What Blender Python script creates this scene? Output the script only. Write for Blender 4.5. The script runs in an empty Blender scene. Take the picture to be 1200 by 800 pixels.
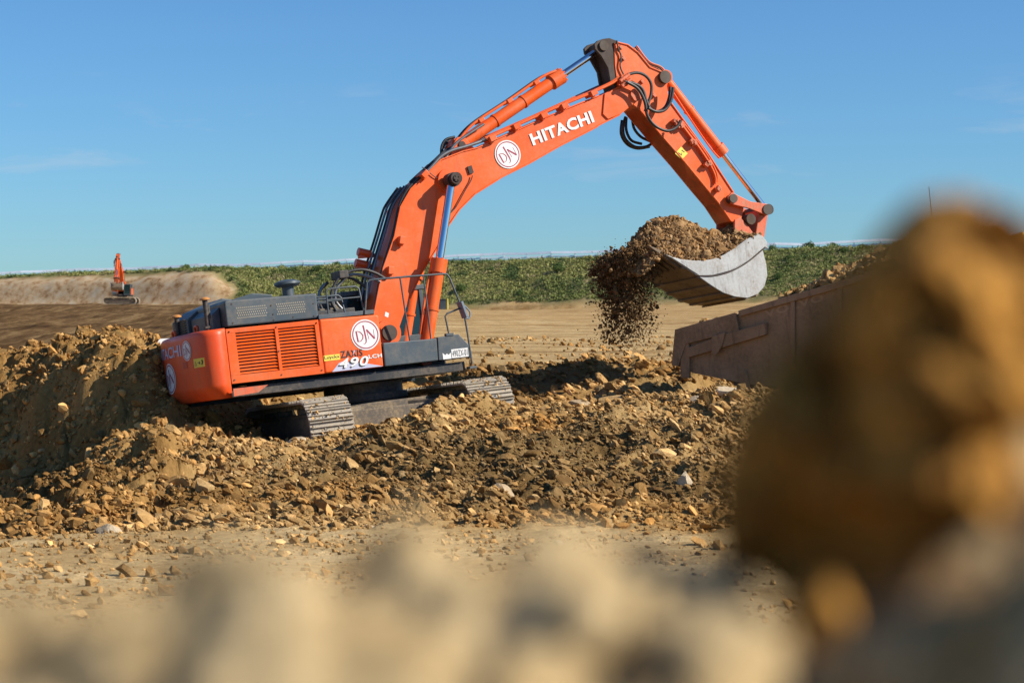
import bpy, math, random
import numpy as np
from mathutils import Vector, Matrix, Euler
random.seed(7)
rng = np.random.default_rng(11)
SC = bpy.context.scene
COL = SC.collection
R = math.radians

# ------------------------------------------------------------------ helpers
def tag(o, label=None, cat=None, group=None, kind=None):
    if label: o['label'] = label
    if cat: o['category'] = cat
    if group: o['group'] = group
    if kind: o['kind'] = kind
    return o

def empty(name, loc=(0, 0, 0), rot=None):
    o = bpy.data.objects.new(name, None)
    COL.objects.link(o)
    o.empty_display_size = 0.3
    if rot is None:
        o.location = loc
    else:
        o.matrix_world = Matrix.Translation(Vector(loc)) @ rot.to_4x4()
    return o

class MB:
    """collects shapes; build() links them as one mesh object"""
    def __init__(self):
        self.v = []; self.f = []; self.s = []; self.mi = []; self.cm = 0
    def add(self, vs, fs, smooth=False):
        n = len(self.v)
        self.v += [tuple(p) for p in vs]
        self.f += [tuple(i + n for i in f) for f in fs]
        self.s += [smooth] * len(fs)
        self.mi += [self.cm] * len(fs)
        return self
    def box(self, c, d, rot=None):
        hx, hy, hz = d[0] / 2, d[1] / 2, d[2] / 2
        vs = [Vector((sx * hx, sy * hy, sz * hz)) for sx in (-1, 1) for sy in (-1, 1) for sz in (-1, 1)]
        if rot is not None: vs = [rot @ p for p in vs]
        vs = [p + Vector(c) for p in vs]
        return self.add(vs, [(0, 1, 3, 2), (4, 6, 7, 5), (0, 4, 5, 1), (2, 3, 7, 6), (0, 2, 6, 4), (1, 5, 7, 3)])
    def bar(self, p, q, w, t, up=(0, 1, 0)):
        """box beam from p to q, w across 'up', t along it"""
        p, q = Vector(p), Vector(q); d = q - p; x = d.normalized()
        u = Vector(up); z = (u - x * u.dot(x)).normalized(); y = z.cross(x)
        return self.box((p + q) / 2, (d.length, w, t), Matrix((x, y, z)).transposed())
    def prism(self, out, y0, y1):
        """outline in x,z extruded along y"""
        n = len(out)
        a = sum(out[i][0] * out[(i + 1) % n][1] - out[(i + 1) % n][0] * out[i][1] for i in range(n))
        o = list(out) if a > 0 else list(out)[::-1]
        vs = [(x, y0, z) for x, z in o] + [(x, y1, z) for x, z in o]
        fs = [tuple(range(n)), tuple(range(2 * n - 1, n - 1, -1))]
        fs += [(i, i + n, (i + 1) % n + n, (i + 1) % n) for i in range(n)]
        return self.add(vs, fs)
    def plates(self, pts, y0, y1, t=0.03, closed=False):
        """welded plates that follow a line in x,z, standing proud by t on its left side"""
        n = len(pts)
        for i in range(n if closed else n - 1):
            a, b = Vector((pts[i][0], 0, pts[i][1])), Vector((pts[(i + 1) % n][0], 0, pts[(i + 1) % n][1]))
            d = (b - a).normalized(); nn = Vector((-d.z, 0, d.x)) * t
            e = d * abs(t) * 0.25
            q = [a - e, b + e, b + e + nn, a - e + nn]
            vs = [(p.x, y0, p.z) for p in q] + [(p.x, y1, p.z) for p in q]
            self.add(vs, [(3, 2, 1, 0), (4, 5, 6, 7), (0, 1, 5, 4), (1, 2, 6, 5), (2, 3, 7, 6), (3, 0, 4, 7)])
        return self
    def cyl(self, p, q, r, r2=None, n=20):
        p, q = Vector(p), Vector(q); r2 = r if r2 is None else r2
        d = (q - p).normalized()
        a = Vector((0, 0, 1)) if abs(d.z) < 0.9 else Vector((1, 0, 0))
        u = d.cross(a).normalized(); w = d.cross(u)
        ra = [p + (u * math.cos(2 * math.pi * i / n) + w * math.sin(2 * math.pi * i / n)) * r for i in range(n)]
        rb = [q + (u * math.cos(2 * math.pi * i / n) + w * math.sin(2 * math.pi * i / n)) * r2 for i in range(n)]
        self.add(ra + rb, [(i, (i + 1) % n, (i + 1) % n + n, i + n) for i in range(n)], True)
        self.add(ra, [tuple(range(n))[::-1]]); self.add(rb, [tuple(range(n))])
        return self
    def tube(self, pts, r, n=8, smooth_path=True):
        P = [Vector(p) for p in pts]
        if smooth_path and len(P) > 2:
            Q = []
            for i in range(len(P) - 1):
                p0, p1, p2, p3 = P[max(i - 1, 0)], P[i], P[i + 1], P[min(i + 2, len(P) - 1)]
                for k in range(6):
                    t = k / 6
                    Q.append(0.5 * ((2 * p1) + (p2 - p0) * t + (2 * p0 - 5 * p1 + 4 * p2 - p3) * t * t + (3 * p1 - p0 - 3 * p2 + p3) * t ** 3))
            P = Q + [P[-1]]
        vs = []; fs = []
        prev = None
        for i, p in enumerate(P):
            d = (P[min(i + 1, len(P) - 1)] - P[max(i - 1, 0)]).normalized()
            if prev is None:
                a = Vector((0, 1, 0)) if abs(d.y) < 0.9 else Vector((1, 0, 0))
                u = d.cross(a).normalized()
            else:
                u = (prev - d * prev.dot(d)).normalized()
            prev = u; w = d.cross(u)
            vs += [p + (u * math.cos(2 * math.pi * k / n) + w * math.sin(2 * math.pi * k / n)) * r for k in range(n)]
        for i in range(len(P) - 1):
            fs += [(i * n + k, i * n + (k + 1) % n, (i + 1) * n + (k + 1) % n, (i + 1) * n + k) for k in range(n)]
        self.add(vs, fs, True)
        self.add(vs[:n], [tuple(range(n))[::-1]]); self.add(vs[-n:], [tuple(range(n))])
        return self
    def build(self, name, mat, parent=None, bevel=0.0, seg=2):
        me = bpy.data.meshes.new(name)
        me.from_pydata(self.v, [], self.f); me.update()
        me.polygons.foreach_set('use_smooth', self.s)
        mats = mat if isinstance(mat, (list, tuple)) else [mat]
        for m in mats: me.materials.append(m)
        if len(mats) > 1: me.polygons.foreach_set('material_index', self.mi)
        o = bpy.data.objects.new(name, me); COL.objects.link(o)
        if parent is not None: o.parent = parent
        if bevel > 0:
            b = o.modifiers.new('bevel', 'BEVEL'); b.width = bevel; b.segments = seg
            b.limit_method = 'ANGLE'; b.angle_limit = R(40)
        return o

def mesh_np(name, V, F, mat, parent=None, smooth=False, attrs=None):
    me = bpy.data.meshes.new(name)
    V = np.asarray(V, np.float32); F = np.asarray(F, np.int32)
    k = F.shape[1]
    me.vertices.add(len(V)); me.vertices.foreach_set('co', V.ravel())
    me.loops.add(F.size); me.loops.foreach_set('vertex_index', F.ravel())
    me.polygons.add(len(F)); me.polygons.foreach_set('loop_start', np.arange(0, F.size, k, dtype=np.int32))
    me.polygons.foreach_set('use_smooth', np.full(len(F), smooth))
    me.update(calc_edges=True)
    for an, data in (attrs or {}).items():
        a = me.color_attributes.new(an, 'FLOAT_COLOR', 'POINT')
        d = np.ones((len(V), 4), np.float32); d[:, :data.shape[1]] = data
        a.data.foreach_set('color', d.ravel())
    if mat: me.materials.append(mat)
    o = bpy.data.objects.new(name, me); COL.objects.link(o)
    if parent is not None: o.parent = parent
    return o

# ------------------------------------------------------------------ noise
def _h(ix, iy, iz, s):
    n = (ix.astype(np.int64) * 374761393 + iy.astype(np.int64) * 668265263 + iz.astype(np.int64) * 2147483647 + s * 1274126177) & 0xffffffff
    n = ((n ^ (n >> 13)) * 1274126177) & 0xffffffff
    n = ((n ^ (n >> 15)) * 2246822519) & 0xffffffff
    return ((n ^ (n >> 16)) & 0xffffff) / float(0xffffff)
def vnoise(x, y, s=0):
    x = np.asarray(x, float); y = np.asarray(y, float)
    ix = np.floor(x); iy = np.floor(y); fx = x - ix; fy = y - iy
    fx = fx * fx * (3 - 2 * fx); fy = fy * fy * (3 - 2 * fy); z = np.zeros_like(ix)
    a = _h(ix, iy, z, s); b = _h(ix + 1, iy, z, s); c = _h(ix, iy + 1, z, s); d = _h(ix + 1, iy + 1, z, s)
    return (a * (1 - fx) + b * fx) * (1 - fy) + (c * (1 - fx) + d * fx) * fy
def fbm(x, y, o=4, s=0, g=0.5):
    t = 0; a = 1; n = 0; f = 1
    for k in range(o):
        t = t + a * (vnoise(x * f + 13.7 * k, y * f + 5.1 * k, s + k) - 0.5); n += a; a *= g; f *= 2.03
    return t / n * 2
def ridged(x, y, o=4, s=0):
    t = 0; a = 1; n = 0; f = 1
    for k in range(o):
        t = t + a * (1 - np.abs(vnoise(x * f + 9.7 * k, y * f + 3.3 * k, s + k) * 2 - 1)); n += a; a *= .55; f *= 2.1
    return t / n
def worley(x, y, s=0):
    """nearest-cell distance and a random value per cell"""
    ix = np.floor(x); iy = np.floor(y); best = np.full(np.shape(x), 9.0); val = np.zeros(np.shape(x))
    for dx in (-1, 0, 1):
        for dy in (-1, 0, 1):
            cx = ix + dx; cy = iy + dy; z = np.zeros_like(cx)
            px = cx + _h(cx, cy, z, s); py = cy + _h(cx, cy, z, s + 5)
            d = (px - x) ** 2 + (py - y) ** 2
            m = d < best
            best = np.where(m, d, best); val = np.where(m, _h(cx, cy, z, s + 9), val)
    return np.sqrt(best), val
def sstep(a, b, x):
    t = np.clip((x - a) / (b - a), 0, 1); return t * t * (3 - 2 * t)

# ------------------------------------------------------------------ materials
def newmat(name):
    m = bpy.data.materials.new(name); m.use_nodes = True
    nt = m.node_tree; b = nt.nodes['Principled BSDF']
    return m, nt, b
def N(nt, t, **k):
    n = nt.nodes.new(t)
    for a, v in k.items(): setattr(n, a, v)
    return n
def ramp(nt, src, stops, interp='LINEAR'):
    r = nt.nodes.new('ShaderNodeValToRGB'); r.color_ramp.interpolation = interp
    e = r.color_ramp.elements
    while len(e) < len(stops): e.new(0.5)
    for i, (p, c) in enumerate(stops):
        e[i].position = p; e[i].color = c if len(c) == 4 else (*c, 1)
    nt.links.new(src, r.inputs[0]); return r
def noise(nt, scale, detail=4, rough=.55, vec=None, dist=0.0, dim='3D'):
    n = nt.nodes.new('ShaderNodeTexNoise'); n.inputs['Scale'].default_value = scale
    n.inputs['Detail'].default_value = detail; n.inputs['Roughness'].default_value = rough
    n.inputs['Distortion'].default_value = dist
    if vec is not None: nt.links.new(vec, n.inputs['Vector'])
    return n
def mix(nt, fac, a, b, mode='MIX'):
    m = nt.nodes.new('ShaderNodeMix'); m.data_type = 'RGBA'; m.blend_type = mode
    for sock, v in ((m.inputs[0], fac), (m.inputs[6], a), (m.inputs[7], b)):
        if hasattr(v, 'is_linked'): nt.links.new(v, sock)
        elif isinstance(v, (int, float)): sock.default_value = v
        else: sock.default_value = (*v, 1) if len(v) == 3 else v
    return m.outputs[2]
def bump(nt, b, h, strength=.4, dist=.02):
    n = nt.nodes.new('ShaderNodeBump'); n.inputs['Strength'].default_value = strength
    n.inputs['Distance'].default_value = dist
    nt.links.new(h, n.inputs['Height']); nt.links.new(n.outputs[0], b.inputs['Normal'])

def paint(name, base, rough=.38, dust=.25, dustcol=(.33, .24, .15), scale=1.6, chip=None, metal=0, spec=.5, fade=None):
    m, nt, b = newmat(name)
    tc = N(nt, 'ShaderNodeTexCoord')
    n1 = noise(nt, scale, 6, .6, tc.outputs['Object'])
    n2 = noise(nt, scale * 9, 5, .65, tc.outputs['Object'])
    n3 = noise(nt, scale * .45, 3, .5, tc.outputs['Object'])
    f = fade or tuple(min(1, c * 1.12 + .012) for c in base)
    c0 = mix(nt, ramp(nt, n3.outputs[0], [(.35, (0, 0, 0)), (.65, (1, 1, 1))]).outputs[0], base, f)
    mul = N(nt, 'ShaderNodeMath', operation='MULTIPLY'); nt.links.new(n1.outputs[0], mul.inputs[0]); nt.links.new(n2.outputs[0], mul.inputs[1])
    r = ramp(nt, mul.outputs[0], [(.20, (0, 0, 0)), (.42, (dust, dust, dust))])
    c = mix(nt, r.outputs[0], c0, dustcol)
    if chip:
        r2 = ramp(nt, noise(nt, scale * 22, 3, .7, tc.outputs['Object']).outputs[0], [(.68, (0, 0, 0)), (.72, (1, 1, 1))])
        r3 = ramp(nt, noise(nt, scale * 1.1, 2, .5, tc.outputs['Object']).outputs[0], [(.5, (0, 0, 0)), (.68, (1, 1, 1))])
        mm = N(nt, 'ShaderNodeMath', operation='MULTIPLY'); nt.links.new(r2.outputs[0], mm.inputs[0]); nt.links.new(r3.outputs[0], mm.inputs[1])
        c = mix(nt, mm.outputs[0], c, chip)
    if dust > .12:
        mpx = N(nt, 'ShaderNodeMapping'); mpx.inputs['Scale'].default_value = (4.5, 4.5, .7); nt.links.new(tc.outputs['Object'], mpx.inputs[0])
        ns_ = noise(nt, scale * 1.2, 6, .7, mpx.outputs[0])
        gr_ = ramp(nt, ns_.outputs[0], [(.52, (0, 0, 0)), (.72, (min(.6, dust * 1.2),) * 3)])
        c = mix(nt, gr_.outputs[0], c, tuple(v * .35 for v in dustcol))
    nt.links.new(c, b.inputs['Base Color'])
    rr = ramp(nt, n1.outputs[0], [(.3, (rough * .85,) * 3), (.7, (min(1, rough * 1.5),) * 3)])
    nt.links.new(rr.outputs[0], b.inputs['Roughness'])
    b.inputs['Metallic'].default_value = metal
    b.inputs['Specular IOR Level'].default_value = spec
    bump(nt, b, n2.outputs[0], .12, .004)
    return m

ORANGE = paint('orange_paint', (.78, .098, .008), .34, .34, (.40, .22, .11), chip=(.16, .04, .02), fade=(.82, .13, .018), spec=.35)
ORANGE_CW = paint('counterweight_paint', (.76, .075, .010), .36, .22, chip=(.12, .04, .02), fade=(.76, .10, .022), spec=.4)
ORANGE_D = paint('worn_orange_paint', (.62, .10, .025), .5, .75, chip=(.10, .04, .02))
SLATE = paint('slate_paint', (.042, .062, .075), .42, .22)
BLACK = paint('black_steel', (.015, .015, .016), .5, .35)
RUBBER = paint('rubber_hose', (.016, .016, .017), .42, .25, (.14, .11, .08))
PIPE = paint('steel_pipe', (.18, .19, .20), .32, .35, metal=.6)
CHROME = paint('chrome_rod', (.62, .64, .66), .12, .0, metal=1)
GREASE = paint('greasy_steel', (.035, .020, .014), .6, .5, (.09, .05, .03))
PINM = paint('pin_steel', (.05, .036, .026), .6, .7, (.12, .07, .035), metal=.1)
DUSTY = paint('dusty_track', (.36, .31, .24), .75, .8, (.52, .43, .30), 3.0)
MUDDY = paint('muddy_frame', (.12, .10, .08), .85, 1.0, (.36, .26, .15), 2.0)
BUCKET = paint('bucket_steel', (.40, .405, .39), .5, .6, (.24, .18, .12), 2.2, chip=(.10, .08, .06))
BUCKETB = paint('worn_bucket_belly', (.21, .155, .10), .7, .6, (.12, .07, .035), 2.0)
WHITE = paint('white_vinyl', (.74, .73, .70), .45, .22, (.45, .36, .28))
MAROON = paint('maroon_vinyl', (.30, .018, .06), .45, 0)
YELLOW = paint('yellow_vinyl', (.78, .60, .06), .45, .05)
INK = paint('black_ink', (.015, .016, .018), .5, 0)
LILAC = paint('lilac_vinyl', (.46, .47, .60), .45, .05)
TANP = paint('sand_paint', (.30, .175, .085), .65, .8, (.17, .11, .06), chip=(.10, .06, .035))
TANP2 = paint('faded_lettering', (.36, .22, .115), .6, .3)
YELLOWP = paint('yellow_machine_paint', (.66, .40, .07), .45, .25)
TYRE = paint('tyre_rubber', (.022, .021, .02), .8, .6, (.16, .12, .08))
GRILLE = paint('pale_grille', (.30, .27, .21), .6, .2)
AMBER = paint('amber_lens', (.55, .22, .04), .3, .3)
FENCEW = paint('galvanised_rail', (.82, .84, .86), .5, .0)
def glassm():
    m, nt, b = newmat('cab_glass'); b.inputs['Base Color'].default_value = (.02, .05, .05, 1)
    b.inputs['Roughness'].default_value = .08; b.inputs['Transmission Weight'].default_value = .35
    b.inputs['IOR'].default_value = 1.45; return m
GLASS = glassm()

def soilmat(name, c_lo, c_hi, attr=None, bumpd=.03, scale=3.0, obj_rand=False, bs=.7):
    m, nt, b = newmat(name)
    tc = N(nt, 'ShaderNodeTexCoord')
    n1 = noise(nt, scale, 8, .62, tc.outputs['Object'])
    n2 = noise(nt, scale * 12, 6, .7, tc.outputs['Object'])
    c = ramp(nt, n1.outputs[0], [(.3, c_lo), (.7, c_hi)]).outputs[0]
    v = ramp(nt, n2.outputs[0], [(.3, (.68, .66, .64)), (.7, (1.22, 1.22, 1.22))]).outputs[0]
    c = mix(nt, 1.0, c, v, 'MULTIPLY')
    if attr:
        a = N(nt, 'ShaderNodeAttribute', attribute_name=attr)
        c = mix(nt, 1.0, c, a.outputs['Color'], 'MULTIPLY')
    if obj_rand:
        oi = N(nt, 'ShaderNodeObjectInfo')
        rr = ramp(nt, oi.outputs['Random'], [(0, (.8, .72, .62)), (.5, (1.0, 1.0, 1.0)), (1, (1.3, 1.3, 1.3))])
        c = mix(nt, 1.0, c, rr.outputs[0], 'MULTIPLY')
    nt.links.new(c, b.inputs['Base Color'])
    b.inputs['Roughness'].default_value = .92
    b.inputs['Specular IOR Level'].default_value = .10
    ad = N(nt, 'ShaderNodeMath', operation='ADD'); nt.links.new(n1.outputs[0], ad.inputs[0]); nt.links.new(n2.outputs[0], ad.inputs[1])
    bump(nt, b, ad.outputs[0], bs, bumpd)
    return m

def groundmat():
    m, nt, b = newmat('ground_soil')
    tc = N(nt, 'ShaderNodeTexCoord'); P = tc.outputs['Object']
    at = N(nt, 'ShaderNodeAttribute', attribute_name='zone')       # r ploughed dark soil, g turf, b cut bank
    tn = N(nt, 'ShaderNodeAttribute', attribute_name='tint')
    sp = N(nt, 'ShaderNodeSeparateColor'); nt.links.new(at.outputs['Color'], sp.inputs[0])
    n1 = noise(nt, .55, 8, .6, P); n2 = noise(nt, 9, 8, .68, P); n3 = noise(nt, .06, 5, .6, P)
    mp = N(nt, 'ShaderNodeMapping'); mp.inputs['Scale'].default_value = (.05, .42, 1); nt.links.new(P, mp.inputs[0])
    st = noise(nt, 1.0, 6, .62, mp.outputs[0])
    tan = ramp(nt, n1.outputs[0], [(.3, (.34, .21, .085)), (.5, (.46, .32, .148)), (.72, (.58, .43, .225))]).outputs[0]
    sm = ramp(nt, st.outputs[0], [(.35, (.62, .56, .50)), (.5, (1, 1, 1)), (.7, (1.12, 1.12, 1.1))]).outputs[0]
    far = N(nt, 'ShaderNodeSeparateXYZ'); nt.links.new(P, far.inputs[0])
    fm = ramp(nt, far.outputs['Y'], [(0, (0, 0, 0)), (1, (1, 1, 1))])
    mr = N(nt, 'ShaderNodeMapRange'); mr.inputs[1].default_value = 44; mr.inputs[2].default_value = 56
    nt.links.new(far.outputs['Y'], mr.inputs[0])
    tan = mix(nt, mr.outputs[0], tan, mix(nt, 1.0, tan, sm, 'MULTIPLY'))
    v = ramp(nt, n2.outputs[0], [(.3, (.66, .63, .6)), (.7, (1.22, 1.22, 1.22))]).outputs[0]
    tan = mix(nt, 1.0, tan, v, 'MULTIPLY')
    tan = mix(nt, 1.0, tan, tn.outputs['Color'], 'MULTIPLY')
    # ploughed soil: rows that run diagonally
    mp2 = N(nt, 'ShaderNodeMapping'); mp2.inputs['Rotation'].default_value = (0, 0, R(22)); mp2.inputs['Scale'].default_value = (1.6, .11, 1)
    nt.links.new(P, mp2.inputs[0])
    rw = noise(nt, 1.0, 7, .68, mp2.outputs[0])
    dk = ramp(nt, rw.outputs[0], [(.32, (.045, .023, .008)), (.50, (.13, .074, .029)), (.68, (.29, .19, .085))]).outputs[0]
    dk = mix(nt, 1.0, dk, v, 'MULTIPLY')
    c = mix(nt, sp.outputs[0], tan, dk)
    cut = ramp(nt, noise(nt, .8, 7, .7, P).outputs[0], [(.36, (.25, .14, .065)), (.5, (.46, .32, .18)), (.64, (.47, .39, .27))]).outputs[0]
    c = mix(nt, sp.outputs[2], c, cut)
    gr = ramp(nt, noise(nt, .5, 7, .65, P).outputs[0], [(.32, (.09, .11, .035)), (.5, (.16, .15, .06)), (.72, (.32, .24, .13))]).outputs[0]
    c = mix(nt, sp.outputs[1], c, gr)
    nt.links.new(c, b.inputs['Base Color'])
    b.inputs['Roughness'].default_value = .97; b.inputs['Specular IOR Level'].default_value = .04
    n4 = noise(nt, 28, 5, .7, P)
    ad = N(nt, 'ShaderNodeMath', operation='MULTIPLY_ADD'); nt.links.new(n4.outputs[0], ad.inputs[0]); ad.inputs[1].default_value = .4; nt.links.new(n2.outputs[0], ad.inputs[2])
    bump(nt, b, ad.outputs[0], .8, .05)
    return m
GROUND = groundmat()
ROCKM = soilmat('broken_rock', (.28, .158, .056), (.56, .372, .165), 'tint', .02, 5)
STONEM = soilmat('pale_stone', (.42, .32, .20), (.58, .48, .34), None, .02, 4, True)
CLODM = soilmat('damp_soil', (.20, .115, .050), (.40, .255, .125), 'tint', .02, 5)
FINEM = soilmat('heap_soil', (.34, .225, .095), (.70, .54, .30), None, .004, 22)
ORCLOD = soilmat('ochre_clod', (.060, .022, .006), (.82, .41, .085), None, .005, 13)  # wide dark patches paint shade of hollows and underside into the colour

# ------------------------------------------------------------------ terrain
CP = np.array([
    (-6, 45, 1.55), (-8, 44, 1.65), (-10, 45.5, 1.6), (-12, 47, 1.55), (-8, 48, 1.5), (-4, 48, 1.5), (-10, 50, 1.5),
    # foot of the rubble and the flat strip in front
    *[(x, y, 0.0) for x in (-14, -10, -6, -3, 0, 3, 6, 10, 14) for y in (14, 18, 22)],
    (-5.793, 25.0, -0.003), (-3.296, 25.6, -0.002), (-2.031, 26.3, 0.037), (0.0, 25.6, 0.02), (1.771, 25.8, 0.021), (3.035, 26.2, 0.047), (4.497, 26.2, 0.047), (6.745, 26.2, 0.047),
    # left bank: rim
    (-5.659, 44.0, 1.38), (-6.636, 43.0, 1.778), (-7.111, 42.0, 2.016), (-7.187, 40.6, 2.108), (-7.676, 39.8, 2.154), (-8.018, 39.8, 2.052), (-8.616, 40.2, 1.942), (-9.05, 40.6, 1.882), (-9.49, 41.0, 1.892), (-9.938, 41.4, 1.742), (-10.802, 42.0, 1.692), (-12.024, 42.5, 1.607), (-15.432, 45.0, 1.543),
    (-6.923, 39.2, 1.692), (-7.504, 38.9, 1.666), (-8.488, 39.6, 1.512), (-9.526, 40.4, 1.349), (-10.472, 41.4, 1.28), (-12.026, 42.5, 1.06),
    (-7.17, 38.0, 0.582), (-7.379, 37.4, 0.134), (-8.361, 38.6, 0.051), (-9.08, 39.2, -0.074), (-10.123, 40.0, -0.217), (-11.959, 41.0, -0.377),
    # spur running down from the rim
    (-6.703, 38.6, 1.178), (-6.4, 36.4, 0.827), (-6.154, 34.0, 0.586), (-6.032, 31.6, 0.328), (-5.951, 29.2, 0.069), (-5.79, 26.2, -0.02),
    # pit left of the spur
    (-7.097, 35.2, -0.169), (-6.896, 32.8, -0.396), (-7.97, 34.4, -0.635), (-8.962, 35.4, -0.793), (-10.195, 36.0, -0.93), (-7.34, 28.5, -0.786), (-8.464, 29.0, -0.785), (-6.374, 27.0, -0.544),
    # valley between the spurs
    (-5.886, 36.6, 0.424), (-5.133, 35.2, 0.209), (-5.073, 32.4, 0.059), (-4.909, 28.6, -0.073), (-4.684, 36.4, 0.171), (-4.396, 36.6, 0.031), (-5.238, 39.4, 0.368), (-6.021, 39.0, 0.593), (-6.636, 40.2, 0.804), (-5.977, 41.0, 0.766),
    # second spur: left flank of the mound
    (-3.817, 35.6, 0.41), (-4.078, 34.2, 0.353), (-4.308, 32.4, 0.268), (-4.535, 30.2, 0.135), (-4.678, 27.6, -0.024),
    # mound crest and face
    (-3.054, 35.6, 0.379), (-2.596, 35.6, 0.563), (-2.143, 35.7, 0.741), (-1.539, 35.9, 1.007), (-1.099, 36.6, 0.942), (-0.473, 36.8, 0.806), (0.314, 36.6, 0.88), (0.947, 36.8, 0.996), (1.904, 37.0, 1.082), (2.856, 37.0, 1.145), (3.88, 36.2, 1.272), (4.605, 35.8, 1.288), (6.003, 35.0, 1.199), (8.747, 34.0, 1.096),
    (-3.239, 30.2, 0.109), (-2.1, 30.6, 0.206), (-1.071, 31.2, 0.358), (0.0, 31.2, 0.358), (1.338, 31.2, 0.425), (2.677, 31.2, 0.492), (3.989, 31.0, 0.506),
    # ground the tracks stand on
    (-3.957, 37.2, 0.115), (-2.771, 38.0, 0.256), (-1.966, 38.2, 0.374), (-0.575, 38.3, 0.565), (-3.6, 40, -.12), (-2, 40, 0.0), (-1, 40.3, .18), (-4.6, 41, -.2), (-3, 42.5, 0), (-1.2, 42.5, .2),
    # ridge behind the machine
    (-5.595, 43.5, 0.91), (-3.859, 45.0, 1.06), (-1.972, 46.0, 1.28), (-0.789, 46.0, 1.438), (0.995, 46.4, 1.507), (2.984, 46.4, 1.507), (3.944, 46.0, 1.477),
    (0.176, 41.0, 0.872), (1.784, 41.6, 1.059), (2.881, 42.0, 1.17),
    # hollow the truck stands in
    (4.4, 39.6, .1), (5.2, 38.6, .2), (6.5, 38.0, .45), (8, 37, .75), (10, 36, 1.1), (5.6, 41.5, .1), (7, 41, .45), (9, 40, .85), (12, 38.5, 1.3), (14, 36, 1.6),
    (5, 45, 1.2), (9, 45, 1.6), (14, 44, 1.9),
    *[(x, 50, 1.55) for x in (-14, -8, -3, 2, 7, 12)], *[(x, 58, 1.62) for x in (-8, -3, 2, 7, 12)], (-14, 56, 1.45),
])
def _rbf():
    d = np.hypot(CP[:, None, 0] - CP[None, :, 0], CP[:, None, 1] - CP[None, :, 1])
    return np.linalg.solve(d + np.eye(len(CP)) * .03, CP[:, 2] - .5)
RW = _rbf()
def near_h(X, Y):
    X = np.clip(X, -15, 14); Y = np.clip(Y, 12, 60)
    z = np.full(X.shape, .5)
    for k in range(len(CP)):
        z += RW[k] * np.hypot(X - CP[k, 0], Y - CP[k, 1])
    return z
def yfoot(X): return 230 - .40 * np.clip(X, -150, 150) + 3 * fbm(X * .03, X * 0, 3, 5)
def far_h(X, Y):
    dark = sstep(.0, 1, (-.125 * Y - X) / 3.0)
    p = 1.5 + 1.6 * (np.minimum(Y, 260) - 47) / 150
    pl = 1.42 + 2.1 * np.clip((Y - 58) / 92, 0, 1) + .6 * np.clip((Y - 150) / 100, 0, 1)
    p = p * (1 - dark) + pl * dark
    yf = yfoot(X)
    zf = 3.3 + .03 * np.maximum(X, 0) + .010 * np.clip(-X, 0, 90)
    zt = 9.5 + .024 * np.clip(X, -150, 150)
    t = sstep(0, 1, (Y - 150) / (yf - 150))
    p = p + (zf - p) * t
    wall = sstep(-31, -38, X)
    wdt = 15 * (1 - wall) + 5 * wall
    u = np.clip((Y - yf) / wdt, 0, 1)
    prof_g = u ** .9
    prof_w = np.where(u < .35, u / .35 * .72, .72 + (u - .35) / .65 * .28)
    pr = prof_g * (1 - wall) + prof_w * wall
    bumpy = fbm(X * .25, Y * .25, 4, 33) * .7 * np.minimum(u * 3, 1) * (1 - .6 * u) + wall * .55 * fbm(X * .7, Y * .7, 4, 34) * np.minimum(u * 3, 1) * (1 - u)
    return np.where(Y > yf, zf + (zt - zf) * pr + bumpy, p)
def rubble_mask(X, Y):
    a = sstep(24.0, 26.5, Y) * (1 - sstep(46.5, 48.5, Y))
    return a
def base_h(X, Y):
    w = sstep(48, 60, Y)
    return near_h(X, Y) * (1 - w) + far_h(X, Y) * w
def detail_h(X, Y):
    m = rubble_mask(X, Y)
    bank = sstep(-4.2, -5.4, X) * sstep(26, 30, Y) * (1 - sstep(42, 45, Y))
    # broken layers that dip to one side
    u = X * .82 + Y * .57; v = -X * .57 + Y * .82
    z = .24 * fbm(X * .8, Y * .8, 6, 3, .6) * m
    p_ = X * .86 - Y * .5; q_ = X * .5 + Y * .86
    z += .58 * (ridged(p_ * .62 + .2 * fbm(X * .5, Y * .5, 2, 6), q_ * .20, 4, 17) - .62) * m + .16 * (ridged(p_ * 1.9, q_ * .7, 3, 18) - .6) * m
    d, c = worley(X * 2.6, Y * 2.0, 21); z += .13 * (c - .5) * m * np.clip(1.3 - d, 0, 1)
    d, c = worley(X * 6.1, Y * 5.0, 22); z += .075 * (c - .5) * m
    d, c = worley(X * 1.1 + .3 * fbm(X, Y, 2, 8), Y * 1.1, 27); z += .22 * fbm(X * 2.2, Y * 2.2, 4, 37) * bank - .15 * bank * sstep(-8, -11, X)
    z += .34 * (c - .6) * bank + .26 * (ridged(X * 1.3, Y * 1.3, 4, 19) - .62) * bank
    # flat strips
    z += .035 * fbm(X * .8, Y * .8, 4, 40) * (1 - m) * (Y < 30)
    d, c = worley(X * 3.2, Y * 2.5, 29); z += .035 * np.maximum(c - .7, 0) * 3 * (1 - m) * (Y < 30) * (Y > 12) * (d < .45)
    q = sstep(47, 50, Y) * (1 - sstep(180, 200, Y))
    z += q * (.10 * fbm(X * .10, Y * .35, 5, 50) + .03 * fbm(X * 1.1, Y * 1.1, 3, 51))
    dark = sstep(.0, 1, (-.125 * Y - X) / 3.0) * sstep(50, 60, Y) * (1 - sstep(150, 160, Y))
    uu = X * math.cos(R(22)) + Y * math.sin(R(22)); z += dark * .28 * (ridged(uu * .5, Y * .04, 3, 60) - .5)
    return z
def terr(X, Y):
    X = np.asarray(X, float); Y = np.asarray(Y, float)
    return base_h(X, Y) + detail_h(X, Y)
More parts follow.
